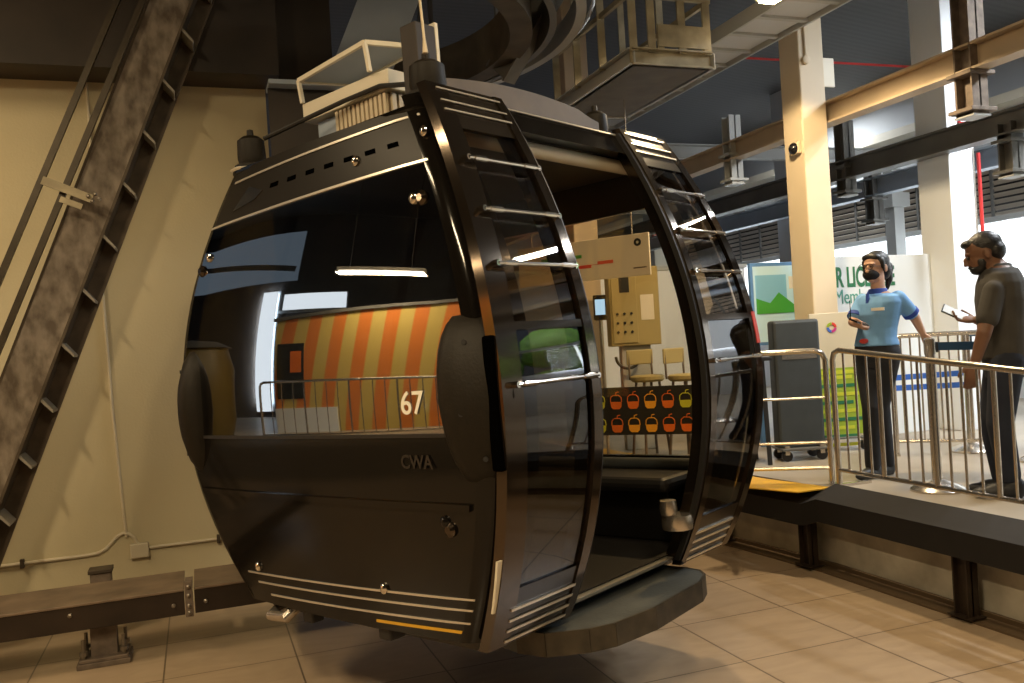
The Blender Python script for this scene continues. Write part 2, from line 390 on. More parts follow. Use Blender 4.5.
obj('drum', B(lathe, [(.75, 0), (.85, .3), (.85, 1.2), (.7, 1.6)], 32), 'kiosk', t, True); obj('lid', B(lathe, [(.78, 1.6), (.5, 1.72), (.01, 1.78)], 32), 'greybeam', t, True)

# ------------------------------------------------------------------ left side: leaning mast, pipes, beam, conduit
d1 = Vector((.5, 0, 1.13)).normalized()
def on_y(x, y, Y):
    d = ((x-512)*CR-(y-341.5)*CU)/870+Fw; return Vector((0, 0, EYE))+d*(Y/d.y)
YM = 6.0
pa = on_y(186, -40, YM); pb = on_y(-6, 458, YM); dd = (pb-pa).normalized()
pb = pa+dd*((pa.z-0.02)/-dd.z)
mast = thing('leaning_mast', 'broad leaning patchy grey steel channel crossing in front of the beige wall', 'steel mast', (pb.x, YM, 0))
off = -Vector((pb.x, YM, 0)); A_, B_ = pa+off, pb+off
sdir = Vector((0, -1, 0)).cross(dd).normalized()
if sdir.x < 0: sdir = -sdir
wid = .235
def slab(bm, c0, c1, half, y0, y1):
    vs = []
    for c in (c0, c1):
        for s in (-1, 1):
            for y in (y0, y1): vs.append(bm.verts.new(c+sdir*half*s+Vector((0, y, 0))))
    for f in ((0, 1, 3, 2), (4, 6, 7, 5), (0, 4, 5, 1), (2, 3, 7, 6), (0, 2, 6, 4), (1, 5, 7, 3)): bm.faces.new([vs[i] for i in f])
obj('web', B(slab, A_, B_, wid/2, -.01, .01), 'patchy', mast)
o_ = sdir*(wid/2)
obj('flange', B(slab, A_+o_, B_+o_, .008, -.012, .20), 'flange', mast); obj('flange', B(slab, A_-o_, B_-o_, .008, -.012, .20), 'flange', mast)
o2 = sdir*(wid/2+.055)
obj('outer_flange', B(slab, A_+o2, B_+o2, .05, .19, .205), 'flange', mast, label='wide rear flange of dark worn steel')
L_ = (B_-A_).length; k = .12
while k < L_-.1:
    c = A_+dd*k+sdir*(wid/2+.05)
    bm = bmesh.new(); q = c+sdir*.045-dd*.03; p0 = c-sdir*.045
    prism_pts = [p0-dd*.05, q+dd*.03, q+dd*.045, p0-dd*.03]
    lo = [bm.verts.new(v+Vector((0, .0, 0))) for v in prism_pts]; hi = [bm.verts.new(v+Vector((0, .19, 0))) for v in prism_pts]
    bm.faces.new(lo); bm.faces.new(hi[::-1])
    for i in range(4): bm.faces.new((lo[i], lo[(i+1) % 4], hi[(i+1) % 4], hi[i]))
    obj('stiffener', bm, 'stiff', mast); k += .36
YP = 5.9
for j, (xa, xb, xm, ym) in enumerate(((117, 0, 278, 0), (143, 0, 346, 0))):
    a = on_y(xa, -0, YP); b = on_y(0, xm, YP); d = (b-a).normalized(); a = a-d*.6; b = a+d*((a.z-.02)/-d.z)
    t = tag(obj('steel_pipe', B(bar, a, b, .036, .034, (0, 1, 0)), 'pipe_dark'), ['left one of the two thin dark steel rails leaning beside the mast', 'right one of the two thin dark steel rails, nearer the leaning mast'][j], 'steel rail')
br = thing('rail_bracket', 'small bolted steel bracket joining the two thin rails to the leaning mast', 'bracket', on_y(65, 190, YP-.06))
o = br.location.copy()
for k, (a, b) in enumerate((((42, 180), (92, 199)), ((60, 199), (82, 207)))):
    bm = B(bar, on_y(*a, YP-.06)-o, on_y(*b, YP-.06)-o, .012, .05 if k == 0 else .035, (0, 0, 1)); obj('plate', bm, 'gantry', br)
for x, y in ((88, 196), (95, 194), (92, 201), (99, 199)):
    bm = bmesh.new(); p = on_y(x, y, YP-.075)-o; lathe(bm, [(.012, -.01), (.012, .008), (.006, .016)], 8, Mx=Matrix.Translation(p) @ Matrix.Rotation(PI/2, 4, 'X')); obj('bolt', bm, 'bolt', br)

# guide beam on stub feet along the wall
def guide_beam(x0, x1, label):
    t = thing('guide_beam', label, 'steel beam', (x0, 5.40, 0), 0, 'guide beam sections along the wall'); L = x1-x0
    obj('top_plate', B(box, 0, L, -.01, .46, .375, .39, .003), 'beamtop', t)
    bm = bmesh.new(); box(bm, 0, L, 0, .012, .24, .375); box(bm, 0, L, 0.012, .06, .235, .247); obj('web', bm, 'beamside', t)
    for k in range(max(1, int(L/.55))+1):
        x = .06+k*(L-.12)/max(1, int(L/.55))
        bm = bmesh.new(); lathe(bm, [(.012, 0), (.012, .01), (.004, .014)], 8, Mx=Matrix.Translation((x, 0, .30+.03*(k % 2))) @ Matrix.Rotation(PI/2, 4, 'X')); obj('bolt', bm, 'bolt', t)
    return t
guide_beam(-2.4, -.14, 'long left section of the low brown-topped steel beam in front of the beige wall')
guide_beam(-.085, 2.1, 'short right section of the low steel beam running behind the cabin')
t = thing('splice_bracket', 'small bolted steel splice bracket between the two low beam sections', 'bracket', (-.115, 5.39, 0))
bm = bmesh.new(); box(bm, -.022, .022, -.005, .02, .225, .43, .003); box(bm, -.022, .022, .02, .3, .375, .385); obj('plate', bm, 'rust', t)
for z in (.25, .29, .35, .40):
    bm = bmesh.new(); lathe(bm, [(.012, 0), (.012, .012), (.004, .018)], 8, Mx=Matrix.Translation((0, -.005, z)) @ Matrix.Rotation(PI/2, 4, 'X')); obj('bolt', bm, 'bolt', t)
t = thing('bolted_stub', 'steel stub foot with a rusty bolted base plate under the low beam', 'beam foot', (-.585, 5.56, 0))
obj('base_plate', B(box, -.13, .13, -.10, .10, .03, .05, .004), 'rust', t)
obj('stub', B(box, -.068, .068, -.05, .05, .05, .374), 'rust', t)
obj('grout_pad', B(box, -.14, .14, -.11, .11, 0, .03, .004), 'rust', t)
for x in (-.105, .105):
    for y in (-.075, .075):
        bm = bmesh.new(); lathe(bm, [(.011, .0), (.011, .06), (.022, .06), (.022, .082), (.010, .082), (.010, .15)], 8, (x, y, .01)); obj('anchor_bolt', bm, 'bolt', t)
t = thing('steel_stub', 'short steel stub showing behind the low beam against the wall', 'steel stub', (-.64, 6.1, 0))
obj('stub', B(box, -.06, .06, -.05, .05, 0, .40, .006), 'rust', t); obj('cap_plate', B(box, -.07, .07, -.06, .06, .40, .425, .004), 'flange', t)

t = thing('wall_conduit', 'thin white electrical conduit with an upright branch on the beige wall', 'conduit', (-.54, 6.585, .4))
obj('horizontal_pipe', B(tube, [(-1.2, 0, .02), (-.25, 0, .02), (-.16, 0, .025), (-.11, 0, .05), (-.07, 0, .09), (-.035, 0, .125), (0.0, 0, .14), (.04, 0, .13), (.07, 0, .10), (.09, 0, .05)], .012, 8), 'conduit', t, True)
obj('horizontal_pipe', B(tube, [(.13, 0, .02), (1.2, 0, .02)], .011, 8), 'conduit', t, True)
obj('upright_pipe', B(tube, [(.02, 0, .11), (-.02, 0, 1.0), (-.045, 0, 2.2), (-.06, 0, 3.24)], .010, 8), 'conduit', t, True)
for x in (-.62, .62):
    obj('clip', B(box, x-.012, x+.012, -.018, .012, -.01, .05, .003), 'flange', t)
obj('junction_box', B(box, .04, .16, -.03, .014, -.04, .06, .008), 'conduit', t, label='square grey junction box')

# upper steelwork, left and centre
t = tag(obj('diagonal_plate', B(bar, on_y(400, -30, 6.45), on_y(320, 180, 6.45), .42, .06, (0, 1, 0)), 'bluegrey'), 'wide blue-grey steel plate leaning above the roof box', 'steel plate')
t = thing('beam_stub', 'grey steel beam end sticking out behind the roof box beside the wall corner', 'beam end', at(292, 98, 6.0))
bm = bmesh.new(); box(bm, -.16, .30, -.12, .12, .06, .09); obj('top_flange', bm, 'bluegrey', t)
bm = bmesh.new(); box(bm, -.16, .30, -.01, .01, -.45, .06); obj('web', bm, 'dark_steel', t)
# dark machinery gallery
tag(obj('girder', B(box, .68, 1.10, 6.62, 6.8, 3.2, 5.75), 'dark_steel'), 'dark brown steel girder rising between the wall and the blue-grey plate', 'steel girder')

# bullwheel: large horizontal wheel overhead, behind the cabin roof
def ring(bm, R, w, h, z, n=96, a0=0, a1=2*PI):
    prof = [(R-w/2, z-h/2), (R+w/2, z-h/2), (R+w/2, z+h/2), (R-w/2, z+h/2)]; rings = []
    for k in range(n+1):
        a = a0+(a1-a0)*k/n; rings.append([bm.verts.new((r*math.cos(a), r*math.sin(a), zz)) for r, zz in prof])
    for a, b in zip(rings, rings[1:]):
        for k in range(4): bm.faces.new((a[k], a[(k+1) % 4], b[(k+1) % 4], b[k]))
for j, (R_, w_, h_, z_, m_, lab) in enumerate(((1.60, .16, .34, 4.05, 'gantry_dark', 'innermost dark brown curved rail overhead'), (1.83, .05, .30, 4.08, 'greybeam', 'middle grey curved rail overhead'),
        (2.03, .07, .16, 4.06, 'lightgrey', 'outer bluish curved rail of the cabin turnaround'))):
    cr = thing('curved_rail', lab, 'rail', (.80, 6.3, z_), 0, 'curved guide rails above the cabin')
    obj('rail', B(ring, R_, w_, h_, 0, 60, -1.5, .95), m_, cr, True)
    for k in range(4):
        a = -1.3+k*.7; x_, y_ = R_*math.cos(a), R_*math.sin(a); obj('hanger_rod', B(box, x_-.02, x_+.02, y_-.02, y_+.02, h_/2, 5.75-z_), 'greybeam', cr)
tag(obj('haul_rope', B(tube, [(.80+2.12*math.cos(a), 6.3+2.12*math.sin(a), 4.06) for a in [-1.5+k*2.4/36 for k in range(0, 37)]], .016, 8), 'steel', None, True), 'thin grey haul cable following the outer curved rail', 'cable')
for j, (p, q) in ((1, ((560, -30, 6.5), (500, 75, 6.9))),):
    tag(obj('gallery_beam', B(ibeam, at(*p), at(*q), .14, .22), 'greybeam' if j else 'bluegrey'), ['grey beam between the roof antenna and the big wheel', 'grey beam running up behind the big wheel rim'][j], 'steel beam')

# inspection cage
cg = thing('inspection_cage', 'galvanised steel inspection cage hanging above the door end of the cabin', 'cage', (3.01, 5.45, 3.605))
W, D = .66, 1.35
for (a, b) in (((0, 0), (W, 0)), ((0, D), (W, D))):
    bm = bmesh.new(); channel(bm, (a[0], a[1], .06), (b[0], b[1], .06), .06, .12, .01, (0, 0, 1), -1); obj('bottom_rail', bm, 'gantry', cg)
for x in (0, W):
    bm = bmesh.new(); channel(bm, (x, 0, .06), (x, D, .06), .06, .12, .01, (0, 0, 1), 1); obj('bottom_rail', bm, 'lightgrey', cg)
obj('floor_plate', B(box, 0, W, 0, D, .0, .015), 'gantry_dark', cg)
for x, y in ((0.02, 0), (.17, 0), (.42, 0), (W-.03, 0), (0.0, .45), (0, .9), (0, D-.03), (W, .7), (W, D)):
    bm = bmesh.new(); box(bm, x-.03, x+.03, y-.006, y+.006, .1, 1.3); box(bm, x-.006, x+.006, y, y+.05, .1, 1.3); obj('post', bm, 'gantry', cg)
obj('kick_plate', B(box, .22, W-.02, -.01, .0, .14, .30), 'gantry', cg)
for z in (.5, 1.25):
    for a, b in (((0, 0), (W, 0)), ((0, 0), (0, D)), ((W, 0), (W, D))): obj('guard_rail', B(bar, (*a, z), (*b, z), .03, .04), 'gantry', cg)

# cable tray
t = thing('cable_tray', 'pale grey ladder cable tray running up under the ceiling behind the cage', 'cable tray', (4.76, 4.0, 4.3))
for x in (-.27, .27): obj('side_rail', B(box, x-.012, x+.012, 0, 10, -.06, .06), 'lightgrey', t)
for k in range(26): obj('rung', B(box, -.26, .26, k*.4, k*.4+.05, -.045, -.02), 'lightgrey', t)
bm = bmesh.new(); box(bm, -.24, .24, 0, 10, -.02, 0.0); obj('tray_liner', bm, 'paleceil', t)
# beams along the station
bm = bmesh.new(); ibeam(bm, (5.72, -1, 3.66), (5.72, 21, 3.66), .16, .19, .014)
tag(obj('steel_beam', bm, 'orangebeam'), 'tan steel beam passing behind the cream column', 'steel beam', 'long overhead beams')
bm = bmesh.new(); ibeam(bm, (7.0, -1, 3.40), (7.0, 21, 3.40), .18, .20, .014)
tag(obj('steel_beam', bm, 'greybeam'), 'dark grey steel beam crossing in front of the white column', 'steel beam', 'long overhead beams')
bm = bmesh.new(); ibeam(bm, (8.4, -1, 3.42), (8.4, 21, 3.42), .16, .22, .014)
tag(obj('steel_beam', bm, 'bluegrey'), 'farthest bluish grey steel beam in front of the louvres', 'steel beam', 'long overhead beams')
def hanger(x, y, z0, z1, m, label, w=.13):
    t = thing('beam_hanger', label, 'hanger', (x, y, z0), 0, 'hangers holding the overhead beams')
    bm = bmesh.new(); box(bm, -w/2, w/2, -w/2, -w/2+.015, 0, z1-z0); box(bm, -w/2, w/2, w/2-.015, w/2, 0, z1-z0); box(bm, -.008, .008, -w/2, w/2, 0, z1-z0); obj('upright', bm, m, t)
    obj('clamp_plate', B(box, -w*.8, w*.8, -w*.7, w*.7, 0.02, .05, .004), m, t); obj('clamp_plate', B(box, -w*.8, w*.8, -w*.7, w*.7, .30, .33, .004), m, t)
    obj('end_cap', B(box, -w*.55, w*.55, -w*.55, w*.55, -.015, 0), 'lightgrey', t)
hanger(5.72, 5.05, 3.22, 5.66, 'rust', 'brownish hanger clamped over the tan beam near the white column', .16)
hanger(5.72, 8.2, 3.30, 4.05, 'lightgrey', 'pale hanger on the tan beam left of the cream column', .15)
hanger(7.0, 7.9, 3.12, 3.95, 'greybeam', 'dark hanger on the grey beam just right of the cream column', .15)
hanger(7.0, 5.8, 2.92, 3.40, 'greybeam', 'grey hanger at the right edge of the picture', .15)
hanger(8.4, 9.0, 2.95, 3.6, 'greybeam', 'short grey hanger with a hanging box behind the cream column', .16)
hanger(7.0, 11.0, 3.1, 3.6, 'greybeam', 'distant grey hanger seen above the far door leaf', .15)
for j, y in enumerate((9.6, 14.2)):
    bm = bmesh.new(); ibeam(bm, (4.4, y, 3.98), (10.1, y, 3.98), .12, .16, .012)
    tag(obj('cross_beam', bm, 'greybeam' if j else 'lightgrey'), ['pale cross beam behind the cream column under the dark ceiling', 'farthest grey cross beam under the ceiling'][j], 'steel beam', 'cross beams under the ceiling')
tag(obj('sprinkler_pipe', B(tube, [at(745, 58, 9.0), at(915, 67, 9.0)], .012, 8), 'red', None, True), 'thin red sprinkler pipe under the dark ceiling', 'pipe')
for j, (x, y, d) in enumerate(((605, 60, 8.5), (560, 100, 9))):
    pass
# distant white columns
for j, (x, y, w, lab) in enumerate(((8.9, 11.2, .4, 'distant white square column left of the cream column'), (8.9, 15.5, .4, 'farthest white square column beyond the door leaf'))):
    t = thing('square_column', lab, 'column', (x, y, PZ)); obj('shaft', B(box, -w/2, w/2, -w/2, w/2, 0, 5.2, .01), 'paleceil', t)
    obj('red_pipe', B(tube, [(-w/2-.03, -w/2-.03, 2.9), (-w/2-.03, -w/2-.03, 3.1), (w/2+.2, -w/2-.03, 3.12)], .015, 8), 'red', t, True)
# horizontal brace behind staff under louvres
for j, (y, lab) in enumerate(((9.9, 'grey window post above the staff member'), )):
    t = thing('window_post', lab, 'post', (9.6, y, PZ)); obj('shaft', B(box, -.09, .09, -.09, .09, 0, 3.3), 'lightgrey', t); obj('head_box', B(box, -.16, .16, -.14, .14, 2.75, 2.95), 'lightgrey', t)

# white column with red pipe
wc = at(955, 300, 8.7); t = thing('concrete_column', 'big white column with a red pipe beside the man', 'column', (wc.x+.12, wc.y+.1, PZ))
obj('shaft', B(box, -.20, .14, -.20, .20, 0, 4.85, .008), 'whitewall', t)
obj('red_pipe', B(tube, [(.16, -.225, 0), (.16, -.225, 2.75)], .018, 10), 'red', t, True)
obj('red_pipe', B(tube, [(-.05, -.215, 3.45), (-.05, -.215, 3.05), (.13, -.215, 3.05)], .014, 8), 'red', t, True)
obj('cable', B(tube, [(.115, -.21, 0), (.115, -.21, 2.8)], .008, 6), 'steel', t)

# cream column
cc = at(828, 315, 8.0); t = thing('cream_column', 'cream painted square column with a camera dome and cable boxes', 'column', (cc.x, cc.y+.16, PZ))
obj('shaft', B(box, -.14, .14, -.14, .14, 0, 5.2, .012), 'column', t)
zc = at(790, 146, 7.9).z-PZ; zb = at(789, 58, 7.9).z-PZ
obj('wall_box', B(box, -.19, -.14, -.11, 0.02, zc-.05, zc+.07, .01), 'column', t)
bm = bmesh.new(); lathe(bm, [(.055, 0), (.05, .02), (.02, .045)], 16, Mx=Matrix.Translation((-.19, -.06, zc)) @ Matrix.Rotation(-PI/2, 4, 'Y')); obj('dome', bm, 'phone', t, True, 'dark glass camera dome')
obj('surface_conduit', B(tube, [(-.07, -.150, zb+.02), (-.08, -.150, 5.1)], .012, 8), 'column', t, True)
bm = bmesh.new(); lathe(bm, [(.04, 0), (.04, .025), (.03, .03)], 16, Mx=Matrix.Translation((-.07, -.14, zb)) @ Matrix.Rotation(PI/2, 4, 'X')); obj('round_box', bm, 'column', t, True)
bm = bmesh.new(); box(bm, .14, .29, -.1, -.08, zb-.22, zb+.05, .004); box(bm, .14, .16, -.1, .12, zb-.05, zb-.01); obj('side_bracket', bm, 'white', t)
# flood lamp beside the column top
lp = at(770, -1, 6.6)
t = thing('flood_lamp', 'bright warm lamp at the top edge beside the cream column', 'lamp', lp)
obj('housing', B(box, -.09, .09, -.07, .07, 0, .05, .01), 'white', t); obj('lens', B(box, -.07, .07, -.05, .05, -.02, 0.0, .004), 'lampm', t)
obj('stem', B(tube, [(0, 0, .05), (0, 0, 5.745-lp.z)], .015, 8), 'greybeam', t)

# ------------------------------------------------------------------ platform edge: black guard with posts
gpath = [(3.85, -2, .52, .60), (3.85, 3.9, .52, .60), (3.85, 4.82, .52, .60), (3.83, 4.95, .47, .535), (3.76, 5.7, .47, .535), (3.50, 7.6, .47, .535)]
bm = bmesh.new(); rings = []
for x, y, zf, zb in gpath: rings.append([bm.verts.new(p) for p in ((x, y, zf-.15), (x, y, zf), (x+.19, y+.02, zb), (x+.21, y+.02, zb-.035), (x+.05, y, zf-.03), (x+.05, y, zf-.15))])
for a, b in zip(rings, rings[1:]):
    for k in range(6): bm.faces.new((a[k], a[(k+1) % 6], b[(k+1) % 6], b[k]))
bm.faces.new(rings[0]); bm.faces.new(rings[-1][::-1])
g = thing('guard_rail_board', 'long black guard board along the platform edge below the barrier', 'guard board', (3.85, 3.5, 0))
o = obj('board', bm, 'bumper', g); o.matrix_parent_inverse = Matrix.Translation((-3.85, -3.5, 0))
for x, y in ((3.94, 3.72), (3.93, 2.3), (3.92, 5.02), (3.87, 5.98)):
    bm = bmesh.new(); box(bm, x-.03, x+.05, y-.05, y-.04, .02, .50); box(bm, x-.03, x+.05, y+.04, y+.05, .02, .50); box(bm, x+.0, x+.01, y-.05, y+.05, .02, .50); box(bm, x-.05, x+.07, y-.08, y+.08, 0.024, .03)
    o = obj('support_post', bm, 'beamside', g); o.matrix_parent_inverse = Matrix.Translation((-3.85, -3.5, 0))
bm = bmesh.new(); ye = [(3.74, 5.42), (3.68, 7.7), (3.45, 13)]
prism(bm, [(3.80, 4.93), (3.62, 5.35), (3.62, 5.7), (3.66, 7.7), (3.42, 13), (3.62, 13), (3.86, 7.7), (3.96, 5.5), (4.09, 4.93)], PZ+.001, PZ+.009)
struct('trim_4', bm, 'yellow')

# ------------------------------------------------------------------ crowd barriers, stanchions, belts
FT = (.05, .26)
def crowd_barrier(p, q, label, nbars, h0, h1, mode='v'):
    """p,q feet positions; h0,h1 height of the top tube"""
    p, q = Vector(p), Vector(q); t = thing('crowd_barrier', label, 'barrier', p, 0, 'steel crowd barriers'); d = q-p; L = d.length
    e = Vector((d.x, d.y, d.z))
    def pt(u, z): return e*u+Vector((0, 0, z))
    c = .07/L
    fr = [pt(0, .0), pt(0, h0-.07), pt(c*.3, h0-.02), pt(c, h0), pt(1-c, h1), pt(1-c*.3, h1-.02), pt(1, h1-.07), pt(1, 0)]
    obj('frame', B(tube, fr, .020, 10), 'steel', t, True)
    obj('bottom_rail', B(tube, [pt(0, .12), pt(1, .12)], .015, 8), 'steel', t, True)
    if mode == 'v':
        for k in range(1, nbars):
            u = k/nbars; big = k % 4 == 0
            obj('bar', B(tube, [pt(u, .12), pt(u, h0+(h1-h0)*u)], .015 if big else .008, 8), 'steel', t, True)
    else:
        for z in (.30, .62): obj('bar', B(tube, [pt(0, z), pt(1, z)], .010, 8), 'steel', t, True)
    s = Vector((-d.y, d.x, 0)).normalized()
    for u in (0.0, 1.0): obj('foot', B(bar, pt(u, .01)-s*FT[0], pt(u, .01)+s*FT[1], .04, .02), 'steel', t)
    return t
crowd_barrier((4.17, 4.95, PZ), (4.13, 2.75, PZ), 'near steel crowd barrier of upright bars in front of the staff member', 20, .955, .775)
crowd_barrier((4.20, 5.06, PZ), (3.66, 5.40, PZ), 'steel barrier with horizontal bars next to the cabin door', 0, .955, .955, 'h')
pA = at(893, 376, 7.3); pB = at(1010, 378, 7.0)
pA.z = PZ; pB.z = PZ
crowd_barrier(pA, pB, 'farther steel crowd barrier behind the staff member and the man', 12, 1.0, 1.0)

def stanchion(loc, label):
    t = thing('stanchion', label, 'stanchion', loc, 0, 'belt stanchions')
    obj('base', B(lathe, [(.17, 0), (.17, .012), (.15, .03), (.07, .06), (.035, .075)], 32), 'steel', t, True)
    obj('pole', B(lathe, [(.032, .07), (.032, .90)], 20), 'steel', t, True)
    obj('cassette', B(lathe, [(.036, .90), (.036, 1.0), (.02, 1.01)], 20), 'steel', t, True)
    obj('belt_clip', B(box, .03, .055, -.02, .02, .91, .98, .004), 'black', t); return t
s1 = at(938, 487, 5.75); s1.z = PZ; stanchion(s1, 'nearest steel belt stanchion, the one the staff member rests a hand on')
s2 = at(972, 452, 7.3); s2.z = PZ; stanchion(s2, 'thin steel stanchion behind, at the left of the man')
s3 = Vector((s1.x+1.3, s1.y-.55, PZ)); stanchion(s3, 'steel stanchion off at the right behind the man')
s4 = at(1045, 470, 6.6); s4.z = PZ; stanchion(s4, 'rear steel stanchion at the right picture edge')
def belt(p, q, m, label, h=.05, sag=.0):
    bm = bmesh.new(); n = 12; p, q = Vector(p), Vector(q); s = (q-p).cross(Vector((0, 0, 1))).normalized()*.002; R_ = []
    for k in range(n+1):
        u = k/n; c = p.lerp(q, u)-Vector((0, 0, sag*4*u*(1-u))); R_.append([bm.verts.new(c+s*a+Vector((0, 0, b*h/2))) for a, b in ((-1, -1), (1, -1), (1, 1), (-1, 1))])
    for a, b in zip(R_, R_[1:]):
        for k in range(4): bm.faces.new((a[k], a[(k+1) % 4], b[(k+1) % 4], b[k]))
    bm.faces.new(R_[0]); bm.faces.new(R_[-1][::-1]); return tag(obj('queue_belt', bm, m), label, 'belt', 'retractable queue belts')
belt(s1+Vector((.05, 0, .95)), s3+Vector((0, 0, .93)), 'belt', 'dark navy queue belt stretched behind the front barrier across the man', .055, .01)
belt(s2+Vector((.0, 0, .98)), s4+Vector((0, 0, .98)), 'belt', 'thin dark queue belt behind the man', .03)
pq = at(895, 380, 7.9); pr_ = at(965, 376, 7.9)
belt(at(880, 379, 7.8), at(975, 372, 7.8), 'beltb', 'upper bright blue queue belt in front of the white hoarding', .05)
belt(at(880, 389, 7.8), at(975, 384, 7.8), 'beltb', 'lower bright blue queue belt in front of the white hoarding', .05)

# ------------------------------------------------------------------ hoarding, banner, case, poster
hz = at(882, 436, 8.6).y
xl = at(834, 257, 1).x/at(834, 257, 1).y*hz; xr = at(934, 257, 1).x/at(934, 257, 1).y*hz
t = thing('hoarding', 'white hoarding with green lettering behind the staff member', 'hoarding', (xl-.45, hz, PZ))
ht = at(880, 255, 8.6).z-PZ
obj('panel', B(box, 0, xr-xl+.45, 0, .05, 0, ht, .005), 'board', t)
def on_h(x, y): q = on_y(x, y, hz-.004); return q-Vector((xl-.45, hz, PZ))
q = on_h(836, 287); text_mesh('lettering', 'R LICENCE', .27, 'greend', t, stand_plane(q, (1, 0, 0)) @ Matrix.Diagonal((.56, 1, 1, 1)), .002, .007)
q = on_h(835, 304); text_mesh('lettering', 'Member', .20, 'greytext', t, stand_plane(q, (1, 0, 0)) @ Matrix.Diagonal((.72, 1, 1, 1)), .002, .0)
q = on_h(836, 328); text_mesh('lettering', 'Cable', .13, 'greytext', t, stand_plane(q, (1, 0, 0)) @ Matrix.Diagonal((.85, 1, 1, 1)), .002)

# green banner board
bl = at(818, 437, 7.75); brt = at(868, 437, 7.75); z0, z1 = at(840, 437, 7.75).z-PZ, at(845, 312, 7.75).z-PZ
xdir = Vector((1, -.28, 0)).normalized(); wB = .50
t = thing('banner_board', 'cream and green information board on castors behind the grey case', 'sign board', (bl.x-.02, bl.y, PZ))
t.rotation_euler = (0, 0, math.atan2(xdir.y, xdir.x))
obj('panel', B(box, 0, wB, 0, .03, z0, z1, .004), 'boardcream', t)
obj('green_band', B(box, .005, wB-.005, -.004, 0, z0+.02, z1*.60), 'green', t)
for k in range(9):
    zz = z1*.52-k*.075; obj('text_line', B(box, .06, .36+.08*((k*7) % 3)/2, -.007, -.004, zz, zz+.03), 'greend' if k % 2 else 'limep', t)
obj('heading_line', B(box, .08, .42, -.007, -.004, z1*.555, z1*.555+.035), 'limep', t)
for k, m in enumerate(('redp', 'green', 'bluep', 'magenta')):
    bm = bmesh.new(); ring(bm, .035, .022, .004, 0, 10, k*PI/2, k*PI/2+PI/2.2); bmesh.ops.transform(bm, matrix=Matrix.Translation((.20, -.004, z1-.13)) @ Matrix.Rotation(PI/2, 4, 'X'), verts=bm.verts[:]); obj('logo_segment', bm, m, t)
def castor(parent, x, y):
    bm = bmesh.new(); lathe(bm, [(.02, -.014), (.045, -.012), (.045, .012), (.02, .014)], 16, Mx=Matrix.Translation((x, y, .045)) @ Matrix.Rotation(PI/2, 4, 'X')); o = obj('castor', bm, 'rubber', parent, True)
    obj('fork', B(box, x-.02, x+.02, y-.02, y+.02, .055, .13), 'steel', parent)
obj('base_frame', B(box, 0, wB, -.06, .1, .11, z0, .004), 'greybeam', t)
for x in (.06, wB-.06): castor(t, x, 0.0)

cs = at(780, 446, 7.35); t = thing('rolling_case', 'tall dark slate panel cart on castors left of the green board', 'cart', (cs.x, cs.y, PZ), -.3)
hC = at(790, 320, 7.35).z-PZ
obj('panel', B(box, 0, .40, 0, .16, .10, hC, .025), 'casem', t)
obj('label_strip', B(box, .06, .36, -.004, .002, hC*.72, hC*.76), 'steel', t, label='pale strip across the upper panel')
obj('trolley', B(box, .0, .40, -.06, .22, .09, .11, .005), 'greybeam', t)
for x in (.05, .35):
    for y in (-.02, .18): castor(t, x, y)

ps = at(749, 262, 8.3); t = thing('poster_frame', 'pale blue poster in a blue frame behind the cabin', 'poster', (ps.x, ps.y, 0), -.06)
zt, zb2 = at(770, 262, 8.3).z, at(770, 345, 8.3).z; wP = .56
obj('frame', B(box, 0, wP, 0, .04, zb2, zt, .006), 'blueframe', t); obj('print', B(box, .03, wP-.04, -.004, 0, zb2+.03, zt-.035), 'pale', t)
obj('picture', B(box, .05, wP-.17, -.007, -.004, zb2+.30, zt-.12), 'sky', t)
bm = bmesh.new(); prism(bm, [(.05, zb2+.30), (wP-.1, zb2+.30), (wP-.1, zb2+.38), (.30, zb2+.50), (.2, zb2+.40), (.05, zb2+.45)], -.010, -.007, 'y'); obj('green_hills', bm, 'greenp', t)
obj('portrait_print', B(box, wP-.14, wP-.08, -.008, -.004, zt-.26, zt-.14), 'paper', t)
obj('leg', B(box, .03, .07, 0, .04, PZ, zb2), 'blueframe', t); obj('leg', B(box, wP-.07, wP-.03, 0, .04, PZ, zb2), 'blueframe', t)

# small black table beside the case
tb = at(745, 440, 7.2); t = thing('side_table', 'black high table half hidden by the cabin, carrying a carton', 'table', (tb.x, tb.y, PZ), -.3)
hT = at(750, 358, 7.2).z-PZ
obj('table_top', B(box, -.15, .25, -.05, .4, hT-.03, hT, .004), 'black', t)
for x, y in ((-.12, 0), (.2, 0), (-.12, .35), (.2, .35)): obj('leg', B(bar, (x, y, 0), (x*.9, y, hT-.03), .03, .03, (0, 1, 0)), 'black', t)
cbx = tag(obj('carton', B(box, -.1, .08, -.1, .1, 0, .17, .004), 'card'), 'small brown carton on the black table by the cabin', 'box'); cbx.location = Vector((tb.x+.06, tb.y+.1, PZ+hT)); cbx.rotation_euler = (0, 0, .4)
bgx = tag(obj('black_bag', B(box, -.12, .12, -.1, .1, 0, .13, .04), 'rubber'), 'black bag behind the carton on the high table', 'bag'); bgx.location = Vector((tb.x+.03, tb.y+.32, PZ+hT))

